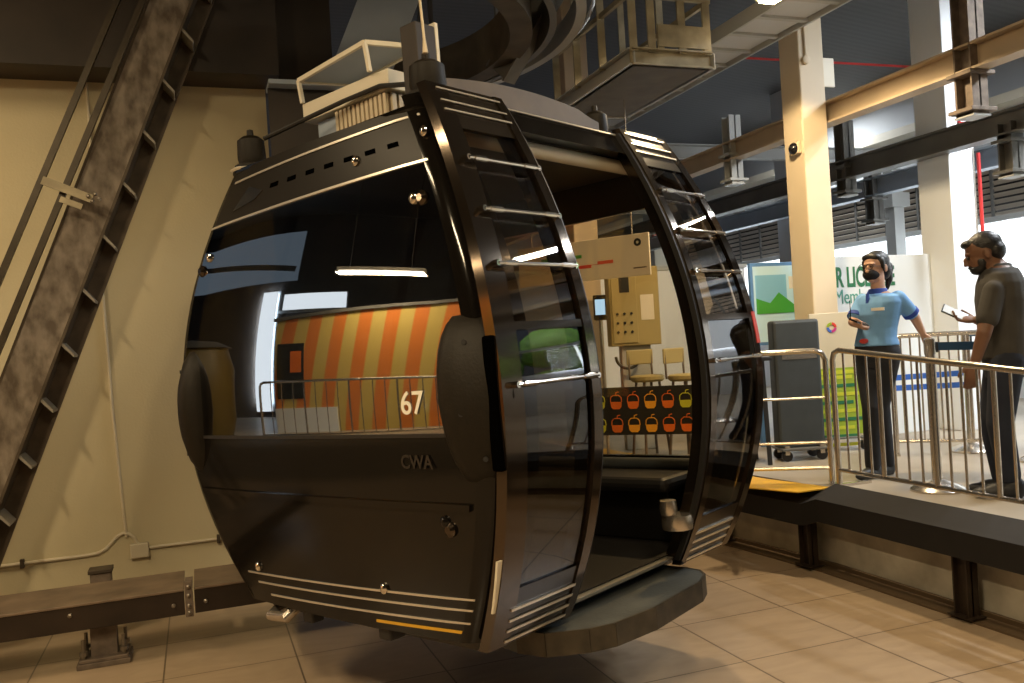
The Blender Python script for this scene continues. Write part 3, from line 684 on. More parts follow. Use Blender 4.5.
# ------------------------------------------------------------------ things seen through the cabin
pc = at(612, 347, 8.6); t = thing('control_cabinet', 'olive control cabinet with buttons seen through the cabin door', 'cabinet', (pc.x, pc.y, 0), -.3)
z0, z1 = pc.z, at(612, 268, 8.6).z
obj('housing', B(box, 0, .50, 0, .25, z0, z1, .01), 'cabinet', t); obj('door', B(box, .02, .27, -.015, 0, z0+.03, z1-.03, .005), 'cabinet', t)
obj('window', B(box, .10, .20, -.02, -.015, z1-.25, z1-.1), 'black', t); obj('notice', B(box, .31, .44, -.004, 0, z0+.25, z0+.5), 'paper', t)
for k in range(9):
    bm = bmesh.new(); lathe(bm, [(.014, 0), (.012, .015)], 10, Mx=Matrix.Translation((.07+.07*(k % 3), -.015, z0+.14+.09*(k//3))) @ Matrix.Rotation(PI/2, 4, 'X')); obj('button', bm, 'black', t)
obj('pedestal', B(box, .1, .4, .05, .2, PZ, z0, .01), 'lightgrey', t)
obj('cable_loop', B(tube, [(.15+.12*math.cos(a), -.02, z0-.10+.12*math.sin(a)) for a in [PI+k*PI/10 for k in range(11)]], .015, 8), 'rubber', t, True)
# tan post and wall behind
pp = at(592, 400, 9.3); t = tag(obj('tan_post', B(box, -.14, .14, -.1, .1, 0, 5.1, .01), 'orangebeam'), 'tan post left of the control cabinet, seen through the door', 'post'); t.location = (pp.x, pp.y, PZ)
pw = at(660, 380, 10.5); t = thing('partition', 'pale partition panel behind the control cabinet', 'partition', (pw.x-1.1, pw.y, PZ)); obj('panel', B(box, 0, 2.4, 0, .06, 0, 1.9, .01), 'whitewall', t)
obj('cap_rail', B(box, -.02, 2.42, -.02, .08, 1.9, 1.95), 'lightgrey', t)
# stools / brass objects
for j, (x, y) in enumerate(((650, 372), (688, 370))):
    q = at(x, 420, 8.15-.2*j); t = thing('wooden_stool', ['brown bar stool below the control cabinet', 'brown bar stool right of the first one, near the door leaf'][j], 'stool', (q.x, q.y, PZ), .3*j, 'stools seen through the cabin')
    bm = bmesh.new(); lathe(bm, [(.14, .70), (.16, .72), (.16, .75), (.14, .76)], 20); obj('seat', bm, 'cabinet', t)
    obj('backrest', B(box, -.14, .14, .12, .14, .86, 1.0, .01), 'cabinet', t)
    for a in range(4):
        c_, s_ = math.cos(a*PI/2+.78), math.sin(a*PI/2+.78); obj('leg', B(tube, [(.18*c_, .18*s_, 0), (.11*c_, .11*s_, .71)], .013, 8), 'rust', t)
    for x_ in (-.12, .12): obj('back_post', B(tube, [(x_, .12, .72), (x_, .13, .98)], .010, 8), 'rust', t)
# icon board
il, ir = at(596, 389, 7.9), at(700, 384, 7.55); t = thing('symbol_board', 'black board with rows of orange and yellow cabin symbols', 'sign board', (il.x, il.y, 0), math.atan2(ir.y-il.y, ir.x-il.x))
wI = (Vector((ir.x, ir.y))-Vector((il.x, il.y))).length; zt = at(645, 386, 7.8).z; zb_ = at(645, 434, 7.8).z
obj('panel', B(box, -.3, wI+.04, 0, .03, zb_, zt, .004), 'black', t)
for x in (-.25, wI): obj('leg', B(box, x-.02, x+.02, .03, .06, PZ, zt), 'steel', t)
cols = ['limep', 'orange', 'orange', 'amber', 'orange', 'limep', 'limep', 'orange', 'amber', 'amber', 'orange', 'orange']
for k in range(12):
    cx_, cz_ = (k % 6+.15)*wI/6+.0, (zt-.12 if k < 6 else zb_+.10); s = .052; bm = bmesh.new()
    pts = [(cx_-s, cz_-.01), (cx_+s, cz_-.01), (cx_+s*.9, cz_-.055), (cx_+s*.55, cz_-.075), (cx_-s*.55, cz_-.075), (cx_-s*.9, cz_-.055)]
    prism(bm, pts, -.004, 0, 'y')
    arc = [(cx_-s, -.002, cz_-.01), (cx_-s*.92, -.002, cz_+.03), (cx_-s*.5, -.002, cz_+.05), (cx_+s*.5, -.002, cz_+.05), (cx_+s*.92, -.002, cz_+.03), (cx_+s, -.002, cz_-.01)]
    tube(bm, arc, .004, 6); tube(bm, [(cx_, -.002, cz_+.05), (cx_+.005, -.002, cz_+.075), (cx_+.03, -.002, cz_+.08)], .004, 6)
    obj('cabin_symbol', bm, cols[k], t)
# hanging direction sign
sl, sr = at(560, 244, 7.45), at(648, 231, 6.95); dx = Vector((sr.x-sl.x, sr.y-sl.y)); t = thing('hanging_sign', 'white route sign with green and red pills hanging beyond the cabin door', 'sign', (sl.x, sl.y, sl.z), math.atan2(dx.y, dx.x))
wS = dx.length; hS = .34
obj('panel', B(box, -.45, wS, 0, .02, -hS, 0, .004), 'paper', t)
for x, z, w, m in ((.05, -.13, .16, 'greenp'), (-.2, -.13, .14, 'greenp'), (.12, -.22, .18, 'redp'), (.36, -.20, .15, 'redp')): obj('route_pill', B(box, x, x+w, -.006, 0, z-.014, z+.014, .003), m, t)
obj('route_line', B(box, -.1, .4, -.003, 0, -.213, -.209), 'redp', t); 
bm = bmesh.new(); ring(bm, .022, .02, .004, 0, 20); bmesh.ops.transform(bm, matrix=Matrix.Translation((wS-.10, -.003, -.07)) @ Matrix.Rotation(PI/2, 4, 'X'), verts=bm.verts[:]); obj('round_logo', bm, 'black', t)
obj('small_text_line', B(box, wS-.15, wS-.03, -.003, 0, -.28, -.27), 'rust', t)
for x in (-.3, wS-.15): obj('suspension_rod', B(tube, [(x, .01, 0), (x, .01, 3.60-sl.z)], .006, 6), 'steel', t)
q = at(600, 306, 7.9); t = thing('display_screen', 'small lit blue display by the tan post', 'display', (q.x, q.y, q.z), -.3)
obj('case', B(box, -.06, .06, 0, .03, -.13, .1, .008), 'phone', t); obj('screen', B(box, -.045, .045, -.003, 0, -.08, .06), 'screen', t); obj('stand', B(tube, [(0, .02, PZ-q.z), (0, .02, -.12)], .015, 8), 'steel', t)
# ------------------------------------------------------------------ the gondola cabin
GM = Matrix(((.876, -.482, -.009), (.482, .876, .010), (.003, -.013, 1.0)))
G = bpy.data.objects.new('gondola_cabin', None); C.objects.link(G)
# re-orthonormalise
gx = Vector((.876, .482, .003)).normalized(); gz = Vector((-.009, .010, 1)).normalized(); gy = gz.cross(gx).normalized(); gx = gy.cross(gz)
_r = Matrix.Rotation(-.018, 3, gx); gy = _r @ gy; gz = _r @ gz
G.matrix_world = basis(gx, gy, gz, (1.409, 4.385, .547))
tag(G, 'glossy black rounded gondola cabin with open doors and the number 67 on its end window', 'gondola')
HC = 2.15
def fA(c): t = c/HC*2-1; return 1.044-.025*t-.097*t*t
def fB(c): t = c/HC*2-1; return 1.06-.09*t-.294*t*t+.023*t**3
RC = .10
def fE(c): t = c/HC*2-1; return fB(c)+.15*max(0, 1-t*t)       # the far edge bellies out a little more
def fS(s, c): return fE(c) if s > 0 else fB(c)
def endp(s, u, c, off=0):          # end face, s=-1 near; u -1..1 across
    w = fS(u, c)-RC; return Vector((s*(fA(c)+off+.03*(1-u*u)), u*w, c))
def sidep(s, u, c, off=0):
    w = fA(c)-RC; return Vector((u*w, s*(fB(c)+off), c))
def cornp(sx, sy, th, c, off=0):
    r = RC+off; return Vector((sx*(fA(c)-RC+r*math.cos(th)), sy*(fS(sy, c)-RC+r*math.sin(th)), c))
def epatch(name, s, u0, u1, c0, c1, m, off=0, th=.03, nu=16, nv=16, parent=G, label=None, sl=0):
    def Q(u, v, o):
        U = u0+(u1-u0)*u; x = endp(s, U, c0+(c1-c0)*v-sl*U, o)
        if abs(U) > 1: x.x -= s*.15*(abs(U)-1)
        return x
    bm = bmesh.new(); patch(bm, lambda u, v: Q(u, v, off), lambda u, v: Q(u, v, off-th), nu, nv)
    return obj(name, bm, m, parent, True, label)
def spatch(name, s, a0, a1, c0, c1, m, off=0, th=.03, nu=8, nv=16, parent=G, label=None):
    """door-side/back panel between fixed lengths a0..a1 (metres; numbers or functions of c)"""
    g0 = a0 if callable(a0) else (lambda c: a0); g1 = a1 if callable(a1) else (lambda c: a1)
    def P(u, v, o): c = c0+(c1-c0)*v; return Vector((g0(c)+(g1(c)-g0(c))*u, s*(fS(s, c)+o), c))
    bm = bmesh.new(); patch(bm, lambda u, v: P(u, v, off), lambda u, v: P(u, v, off-th), nu, nv); return obj(name, bm, m, parent, True, label)
def corner(name, sx, sy, c0, c1, m, off=0, th=.04):
    bm = bmesh.new(); patch(bm, lambda u, v: cornp(sx, sy, u*PI/2, c0+(c1-c0)*v, off), lambda u, v: cornp(sx, sy, u*PI/2, c0+(c1-c0)*v, off-th), 8, 24); return obj(name, bm, m, G, True)

for s in (-1, 1):
    cw = .80 if s < 0 else .42
    epatch('lower_end_panel', s, -1, 1, -.03, cw, 'body')
    w = epatch('end_window', s, -1, 1, cw, 1.855, 'endglass' if s < 0 else 'backglass', 0, .008, label='dark mirror-like curved end window' if s < 0 else 'clear curved far end window')
    epatch('upper_end_panel', s, -1, 1, 1.855, 2.11, 'interior' if s > 0 else 'vent')
    epatch('silver_strip', s, -1.08, .93, 2.052, 2.062, 'strip', .006, .012, 12, 1, sl=.010)
    epatch('silver_strip', s, -1.03, 1.03, 1.852, 1.862, 'strip', .006, .012, 12, 1, sl=.008)
    for c in (.135, .09, .035): epatch('silver_strip', s, -1.04, .80+(c-.09)*1.5, c-.004, c+.004, 'strip', .006, .012, 12, 1, sl=.020)
    epatch('yellow_edge', s, -1.0, -.35, -.008, .004, 'yellow', .004, .012, 8, 1, sl=.018, label='thin yellow line under the silver strips')
    epatch('ledge', s, -.98, .98, cw-.295, cw-.27, 'body', .014, .03, 16, 2)
    epatch('window_gasket', s, -1, 1, cw-.015, cw, 'rubber', .006, .03, 16, 1)
# door-side and back structure
for sx in (-1, 1):
    for sy in (-1, 1): corner('corner_pillar', sx, sy, -.03, 2.17 if sy < 0 else 2.11, 'body')
# door side: fixed panels beside the opening, door jambs
for sgn in (-1, 1):
    lo = (lambda c: -(fA(c)-RC)) if sgn < 0 else (lambda c: .50); hi = (lambda c: -.50) if sgn < 0 else (lambda c: (fA(c)-RC))
    spatch('side_window', -1, lo, hi, .18, 2.0, 'clearglass', 0, .008)
    spatch('side_kick_panel', -1, lo, hi, -.03, .18, 'body', .001, .03)
    a = -.50 if sgn < 0 else .46
    spatch('door_jamb', -1, a, a+.04, -.03, 2.12, 'frame', .012, .06, 2, 24)
    a = -.86 if sgn < 0 else .80
    spatch('inner_post', -1, a, a+.06, -.03, 2.12, 'frame', .006, .05, 2, 24)
spatch('door_header', -1, lambda c: -(fA(c)-RC), lambda c: fA(c)-RC, 2.055, 2.17, 'body', .02, .08, 16, 3)
spatch('header_trim', -1, -.50, .50, 2.16, 2.168, 'strip', .03, .03, 12, 1)
spatch('threshold', -1, -.50, .50, -.03, -.012, 'strip', .0, .06, 12, 1)
# back side: mirrored layout with fixed windows
spatch('back_panel', 1, lambda c: -(fA(c)-RC), lambda c: fA(c)-RC, -.03, .75, 'body', 0, .03, 16)
spatch('back_window', 1, lambda c: -(fA(c)-RC), lambda c: fA(c)-RC, .75, 2.0, 'backglass', 0, .008, 16)
spatch('back_header', 1, lambda c: -(fA(c)-RC), lambda c: fA(c)-RC, 2.0, 2.17, 'body', 0, .03, 16)
for a in (-.5, .46): spatch('back_mullion', 1, a, a+.04, .70, 2.05, 'frame', .006, .05, 2, 20)

# roof: stepped dome
def outline(c, off, n=9):
    pts = []
    for sx, sy, rev in ((1, 1, 0), (-1, 1, 1), (-1, -1, 0), (1, -1, 1)):
        ths = [k/(n-1)*PI/2 for k in range(n)]
        if rev: ths = ths[::-1]
        for th in ths: pts.append(cornp(sx, sy, th, c, off))
    return pts
bm = bmesh.new(); prev = None
for c, off, z in ((2.08, -.03, 2.06), (2.11, .012, 2.10), (2.11, .012, 2.115), (2.11, -.05, 2.14), (2.11, -.09, 2.155)):
    ring_ = [bm.verts.new(Vector((p.x, p.y, z))) for p in outline(c, max(off, -.095))]
    if prev: 
        for k in range(len(ring_)): bm.faces.new((prev[k], prev[(k+1) % len(ring_)], ring_[(k+1) % len(ring_)], ring_[k]))
    else: bm.faces.new(ring_[::-1])
    prev = ring_
base = [v.co.copy() for v in prev]
for f, z in ((.8, 2.172), (.5, 2.187), (.2, 2.19)):
    ring_ = [bm.verts.new(Vector((p.x*f, p.y*f, z))) for p in base]
    for k in range(len(ring_)): bm.faces.new((prev[k], prev[(k+1) % len(ring_)], ring_[(k+1) % len(ring_)], ring_[k]))
    prev = ring_
bm.faces.new(prev)
obj('roof', bm, 'body', G, True)
bm = bmesh.new(); pts = outline(.0, -.035); lo = [bm.verts.new((p.x, p.y, -.09)) for p in outline(-.06, -.09)]; hi = [bm.verts.new((p.x, p.y, .0)) for p in pts]
for k in range(len(lo)): bm.faces.new((lo[k], lo[(k+1) % len(lo)], hi[(k+1) % len(lo)], hi[k]))
bm.faces.new(lo[::-1]); bm.faces.new(hi); obj('floor_pan', bm, 'rubber', G)
# ceiling lining, lamp tube inside
obj('interior_ceiling', B(box, -.80, .80, -.55, .55, 2.03, 2.05), 'interior', G)
obj('padded_tube', B(tube, [(-.80, -.66, 2.02), (.80, -.66, 2.02)], .035, 12), 'boxbeige' if 'boxbeige' in M else 'white', G, True, 'beige padded tube above the door opening')
# benches
for s in (-1, 1):
    b_ = obj('bench_seat', B(box, *sorted((s*.58, s*.98)), -.74, .74, .28, .36, .03), 'seat', G)
    obj('bench_base', B(box, *sorted((s*.70, s*.92)), -.68, .68, .0, .28, .01), 'interior', G)
    obj('backrest_roll', B(tube, [(s*.93, -.80, .385), (s*.93, .80, .385)], .035, 12), 'step', G, True)
# ventilation slots in the upper end panel
for k in range(7):
    b0 = .27-.135*k; w = fB(1.96)-RC
    epatch('vent_slot', -1, (b0-.06)/w, (b0)/w, 1.955, 1.975, 'black2', .003, .008, 1, 1)
# round caps
for b0, c in ((-.703, 1.72), (.84, 1.70), (-.764, .46), (.60, .155), (-.35, .155), (-.74, 1.985), (-.35, 1.945)):
    bm = bmesh.new(); lathe(bm, [(.022, 0), (.022, .01), (.010, .018)], 14, Mx=Matrix.Translation(endp(-1, b0/(fS(b0, c)-RC), c, .0)) @ Matrix.Rotation(-PI/2, 4, 'Y')); obj('round_cap', bm, 'chrome' if c > 1 or c < .2 else 'body', G, True)
for b0, c in ((-.74, 1.735), (.80, 1.66), (-.79, .45)):
    bm = bmesh.new(); lathe(bm, [(.03, 0), (.03, .008), (.015, .02)], 14, Mx=Matrix.Translation(endp(-1, b0/(fB(c)-RC), c-.02, .0)) @ Matrix.Rotation(-PI/2, 4, 'Y')); obj('hinge_boss', bm, 'frame', G, True)
bm = bmesh.new(); w = fB(1.95)-RC
prism_pts = [endp(-1, .47/w, 2.00, .006), endp(-1, .33/w, 1.955, .006), endp(-1, .38/w, 1.925, .006), endp(-1, .56/w, 1.90, .006)]
vs = [bm.verts.new(p) for p in prism_pts]+[bm.verts.new(p+Vector((.012, 0, 0))) for p in prism_pts]
bm.faces.new(vs[:4]); bm.faces.new(vs[4:][::-1])
for k in range(4): bm.faces.new((vs[k], vs[(k+1) % 4], vs[4+(k+1) % 4], vs[4+k]))
obj('quarter_pane', bm, 'chrome', G, label='small bright four-sided corner pane')
# decals
text_mesh('number_decal', '67', .128, 'decal', G, basis(Vector((0, -1, 0)), Vector((0, 0, 1)), Vector((-1, 0, 0)), (-(fA(.92)+.0195), -.592, .878)) @ Matrix.Diagonal((1.06, 1, 1, 1)), .001, .001)
text_mesh('embossed_lettering', 'CWA', .075, 'emboss', G, basis(Vector((0, -1, 0)), Vector((0, 0, 1)), Vector((-1, 0, 0)), (-(fA(.66)+.023), -.565, .665)), .001, .001)
# bumper pads at the four corners
def pad(sx, sy):
    n = Vector((sx*1.0, sy*.62, 0)).normalized(); s = Vector((0, 0, 1)).cross(n); up = Vector((0, 0, 1))
    c0 = Vector((sx*1.015, sy*.975+(.10 if sy > 0 else 0), .925)); bm = bmesh.new(); NU, NV = 28, 10; rings = []
    prof = [(.82, -.06), (1.0, -.02), (1.0, .03), (.93, .055), (.78, .075), (.45, .085), (.1, .088)]
    for f, h in prof:
        rg = []
        for k in range(NU):
            a = 2*PI*k/NU; ca, sa = math.cos(a), math.sin(a)
            x = math.copysign(abs(ca)**.75, ca)*.150; z = math.copysign(abs(sa)**.72, sa)*.335
            wz = 1-.18*max(0, -z/.315)
            dz = z*f; bend = -.10*(dz/.315)**2*.5
            rg.append(bm.verts.new(c0+s*x*f*wz+up*dz+n*(h+bend)))
        rings.append(rg)
    for a, b in zip(rings, rings[1:]):
        for k in range(NU): bm.faces.new((a[k], a[(k+1) % NU], b[(k+1) % NU], b[k]))
    bm.faces.new(rings[0][::-1]); bm.faces.new(rings[-1])
    p = obj('bumper_pad', bm, 'pad', G, True)
    for dz, dx in ((.21, .03), (-.05, .06), (-.22, -.02), (.15, -.06)):
        bm = bmesh.new(); M2 = basis(s, up, n, c0+s*dx*sx*-sy*.9+up*dz+n*(.079-.05*(dz/.315)**2)); lathe(bm, [(.010, 0), (.010, .006), (.006, .006)], 10, Mx=M2); obj('screw_hole', bm, 'black', p)
for sx in (-1, 1):
    for sy in (-1, 1): pad(sx, sy)
obj('mount_plate', B(box, -1.060, -1.02, -1.10, -1.05, .66, 1.15, .01), 'black2', G, label='black bumper mount plate beside the door leaf')
spatch('cream_gap_strip', -1, lambda c: -fA(c)-.014-.012*(c-.12)/.22, lambda c: -fA(c)+.002+.012*(c-.12)/.22, .12, .33, 'white', .05, .01, 1, 6, label='cream strip low between the body corner and the door leaf')

# door leaves
HT, HB = 2.20, -.05
def leaf(s):
    outer = lambda c: s*fA(c); IN = .456
    L = obj('door_leaf', B(lambda bm: None), 'frame', G) if False else None
    e = bpy.data.objects.new('door_leaf', None); C.objects.link(e); e.parent = G
    if s < 0: e['label'] = 'near sliding door leaf with glazed panels and metal rungs'
    else: e['label'] = 'far sliding door leaf with glazed panels and metal rungs'
    OF, TH = .055, .035
    def seg(name, g0, g1, c0, c1, m, off=OF, th=TH, nu=2, nv=24):
        if s < 0: return spatch(name, -1, lambda c: -g1(c), lambda c: -g0(c), c0, c1, m, off, th, nu, nv, e)
        return spatch(name, -1, g0, g1, c0, c1, m, off, th, nu, nv, e)
    k = lambda v: (lambda c: v)
    ow = .115 if s < 0 else .07
    seg('outer_stile', lambda c: fA(c)-ow, lambda c: fA(c), HB, HT, 'frame', OF, .05, 4)
    seg('inner_stile', k(IN), k(IN+.055), HB, HT, 'frame', OF+.005, .05, 3)
    seg('seal', k(IN-.02), k(IN), HB+.03, HT-.03, 'rubber', OF-.005, .03, 1)
    seg('header', k(IN+.055), lambda c: fA(c)-ow, 1.99, HT, 'leafp', OF-.003, TH, 4, 6)
    for c in (2.175, 2.115, 2.07): seg('silver_strip', k(IN+.03), lambda c: fA(c)-.05, c-.004, c+.004, 'strip', OF+.006, .014, 4, 1)
    seg('upper_pane', k(IN+.055), lambda c: fA(c)-ow, 1.195, 1.99, 'leafglass', OF-.012, .006, 4, 12)
    seg('mid_bar', k(IN+.055), lambda c: fA(c)-ow, 1.165, 1.195, 'frame', OF, TH, 4, 2)
    seg('lower_pane', k(IN+.055), lambda c: fA(c)-ow, .19, 1.165, 'lowglass', OF-.012, .006, 4, 14)
    seg('kick_panel', k(IN+.055), lambda c: fA(c)-ow, HB, .19, 'leafp', OF-.003, TH, 4, 4)
    for c in (.105, .060, .015, -.030): seg('silver_strip', k(IN+.045), lambda c: fA(c)-.085, c-.0055, c+.0055, 'strip', OF+.006, .014, 4, 1)
    for c in (1.845, 1.63, 1.415, .965):
        def Q(a, o=0): return Vector((s*a, -(fB(c)+OF+o), c))
        r = bmesh.new(); tube(r, [Q(IN+.035, .026), Q(fA(c)-.06, .026)], .008, 8)
        for a in (IN+.035, fA(c)-.06): tube(r, [Q(a, 0), Q(a, .03)], .012, 8)
        for a in (IN+.10, fA(c)-.125): tube(r, [Q(a-.035, .026), Q(a+.035, .026)], .012, 8)
        obj('rung', r, 'chrome', e, True)
    if s > 0: seg('red_reflector', lambda c: fA(c)-.03, lambda c: fA(c)+.002, 1.03, 1.20, 'redp', OF+.004, .02, 1, 4)
leaf(-1); leaf(1)

# door latch and step
lt = obj('door_latch', B(lathe, [(.075, -.035), (.08, .0), (.075, .035), (.02, .037)], 24, (.40, -.905, .185)), 'steel', G, True, 'round steel latch at the foot of the far door jamb')
obj('latch_knob', B(lathe, [(.04, 0), (.045, .03), (.04, .07), (.01, .07)], 18, (.36, -.885, .225)), 'steel', lt, True)
stp = [(-.62, -.70), (-.60, -.84), (-.47, -.97), (-.36, -1.025), (-.10, -1.06), (.35, -1.035), (.47, -.99), (.53, -.93), (.545, -.84), (.54, -.60), (-.60, -.60)]
bm = bmesh.new(); prism(bm, stp, -.18, -.085); st = obj('door_step', bm, 'step', G, label='dark blue-grey boarding step below the door')
bm = bmesh.new()
for (x0, y0), (x1, y1) in zip(stp[:10], stp[1:10]): bar(bm, (x0, y0, -.1325), (x1, y1, -.1325), .012, .098)
obj('step_rim', bm, 'stepside', st)
# underframe bits
ufr = obj('guide_arm', B(tube, [endp(-1, .45/.75, -.03, -.08), endp(-1, .45/.75, -.05, -.0)+Vector((0, .02, -.03)), endp(-1, .45/.75, -.05, .0)+Vector((0, .14, -.035)), endp(-1, .45/.75, -.03, -.10)+Vector((0, .18, -.03))], .028, 10), 'steel', G, True, 'curved silver guide arm under the left end')
obj('under_bracket', B(box, -.95, -.88, .28, .36, -.10, -.04, .01), 'rubber', G)
obj('under_bracket', B(box, -.97, -.88, -.30, -.22, -.09, -.03, .01), 'rubber', G)

# roof equipment
def bell(p, h=.09, r=.05, stalk=True):
    bm = bmesh.new(); lathe(bm, [(r*1.25, 0), (r*1.25, .012), (r*.9, .02), (r, .05), (r*.95, h), (r*.6, h+.02), (r*.25, h+.025), (r*.22, h+.055), (.003, h+.06)], 20, p); return obj('roof_damper', bm, 'rubber' if not stalk else 'pad', G, True)
bell((-.86, .61, 2.125), .14, .070)
bell((-.77, -.60, 2.185), .13, .080)
bell((.44, -.60, 2.17), .12, .065)
bell((.78, .55, 2.12), .10, .055)
# damper plate under the left bell (white ring)
obj('damper_ring', B(lathe, [(.09, 0), (.1, .008), (.09, .014)], 24, (-.86, .63, 2.112)), 'decal', G, True, 'pale ring under the left roof damper')
# arched cover
bm = bmesh.new(); N_ = 20
for (ya, yb) in ((-.66, -.50),):
    lo = []; hi = []
    for k in range(N_+1):
        a = -.72+1.10*k/N_; h = .03+.07*math.sin(PI*min(1, (k/N_)*.8+.12))**.8*(1 if k < N_*.85 else (1-(k/N_-.85)/.15*.8))
        lo.append((bm.verts.new((a, ya, 2.14)), bm.verts.new((a, yb, 2.14)))); hi.append((bm.verts.new((a, ya, 2.2+h)), bm.verts.new((a, yb, 2.2+h))))
    for k in range(N_):
        for p, q in ((lo[k][0], lo[k+1][0]),): pass
        bm.faces.new((lo[k][0], lo[k+1][0], hi[k+1][0], hi[k][0])); bm.faces.new((lo[k][1], hi[k][1], hi[k+1][1], lo[k+1][1]))
        bm.faces.new((hi[k][0], hi[k+1][0], hi[k+1][1], hi[k][1])); bm.faces.new((lo[k][0], lo[k][1], lo[k+1][1], lo[k+1][0]))
    bm.faces.new((lo[0][0], hi[0][0], hi[0][1], lo[0][1])); bm.faces.new((lo[-1][0], lo[-1][1], hi[-1][1], hi[-1][0]))
obj('arched_cover', bm, 'roofarch', G, True, 'dusty brown arched cover along the roof edge')
obj('antenna', B(tube, [(-.80, -.63, 2.36), (-.80, -.63, 2.42), (-.81, -.62, 2.95)], .005, 8, True, [.012, .006, .004]), 'fins', G, True)
obj('bracket_box', B(box, -.72, -.60, -.50, -.40, 2.22, 2.56, .006), 'dark_steel', G)
obj('bracket_plate', B(box, -.60, -.58, -.50, -.42, 2.40, 2.58, .003), 'white', G)
hs = obj('roof_housing', B(box, -.60, -.34, -.16, .24, 2.17, 2.355, .004), 'finback', G, label='yellowed finned housing on the roof')
for k in range(12):
    obj('fin', B(box, -.615, -.60, -.155+k*.033, -.155+k*.033+.02, 2.18, 2.355), 'fins', hs)
for k in range(6):
    obj('fin', B(box, -.59+k*.042, -.565+k*.042, -.175, -.16, 2.18, 2.355), 'fins', hs)
tr = obj('roof_tray', B(box, -.63, -.30, -.20, .47, 2.36, 2.455, .006), 'white', G, label='cream box tray over the finned housing')
obj('side_cabinet', B(box, -.58, -.40, .27, .42, 2.15, 2.355, .005), 'bluegrey', G)
obj('hoop_cable', B(tube, [(-.82, .55, 2.27), (-.72, .35, 2.33), (-.66, .1, 2.37), (-.64, -.15, 2.38), (-.66, -.35, 2.33), (-.70, -.5, 2.24)], .012, 8), 'rubber', G, True)
q0, q1, q2, q3 = (-.64, .47, 2.575), (-.66, -.09, 2.60), (-.40, -.20, 2.60), (-.38, .36, 2.575)
rk = obj('roof_rack', B(bar, q0, q1, .018, .022), 'white', G, label='open cream metal rack standing over the roof tray')
for p, q in ((q1, q2), (q2, q3), (q3, q0)): obj('rack_tube', B(bar, p, q, .018, .022), 'white', rk)
for p in (q0, q1, q2, q3): obj('rack_leg', B(bar, p, (p[0], p[1]-.02, 2.455), .018, .018, (1, 0, 0)), 'white', rk)
bm = bmesh.new(); vs = [bm.verts.new(Vector(p)+Vector((0, 0, dz))) for dz in (-.004, .004) for p in (q0, q1, q2, q3)]
bm.faces.new(vs[:4]); bm.faces.new(vs[4:][::-1])
for k in range(4): bm.faces.new((vs[k], vs[(k+1) % 4], vs[4+(k+1) % 4], vs[4+k]))
obj('rack_panel', bm, 'bluegrey', rk)

# ------------------------------------------------------------------ people
def bake(bm, vox, smooth_it=4):
    me = bpy.data.meshes.new('t'); bmesh.ops.recalc_face_normals(bm, faces=bm.faces[:]); bm.to_mesh(me); bm.free()
    o = bpy.data.objects.new('t', me); C.objects.link(o)
    r = o.modifiers.new('r', 'REMESH'); r.mode = 'VOXEL'; r.voxel_size = vox
    s = o.modifiers.new('s', 'SMOOTH'); s.iterations = smooth_it; s.factor = .5
    dg = bpy.context.evaluated_depsgraph_get(); dg.update(); ev = o.evaluated_get(dg)
    out = bpy.data.meshes.new_from_object(ev, preserve_all_data_layers=False, depsgraph=dg)
    bpy.data.objects.remove(o); bpy.data.meshes.remove(me); return out
def loft(bm, rings, n=20):
    R_ = []
    for c, rv, rx, fv, ry in rings:
        R_.append([bm.verts.new(c+rv*rx*math.cos(2*PI*k/n)+fv*ry*math.sin(2*PI*k/n)) for k in range(n)])
    for a, b in zip(R_, R_[1:]):
        for k in range(n): bm.faces.new((a[k], a[(k+1) % n], b[(k+1) % n], b[k]))
    bm.faces.new(R_[0][::-1]); bm.faces.new(R_[-1])
def ball(bm, c, r, Mx=None, sc_=(1, 1, 1)):
    g = bmesh.ops.create_icosphere(bm, subdivisions=3, radius=1)
    m = Matrix.Translation(c) @ (Mx.to_4x4() if Mx is not None else Matrix.Identity(4)) @ Matrix.Diagonal((r*sc_[0], r*sc_[1], r*sc_[2], 1))
    for v in g['verts']: v.co = m @ v.co
def limb(bm, pts, rs):
    # smooth interpolation between joints
    P = [Vector(p) for p in pts]; out = []; rr = []
    for i in range(len(P)-1):
        for k in range(6):
            u = k/6; out.append(P[i].lerp(P[i+1], u)); rr.append(rs[i]+(rs[i+1]-rs[i])*u)
    out.append(P[-1]); rr.append(rs[-1]); tube(bm, out, 0, 14, True, rr)
    for p, r in zip(P, rs): ball(bm, p, r*.98)
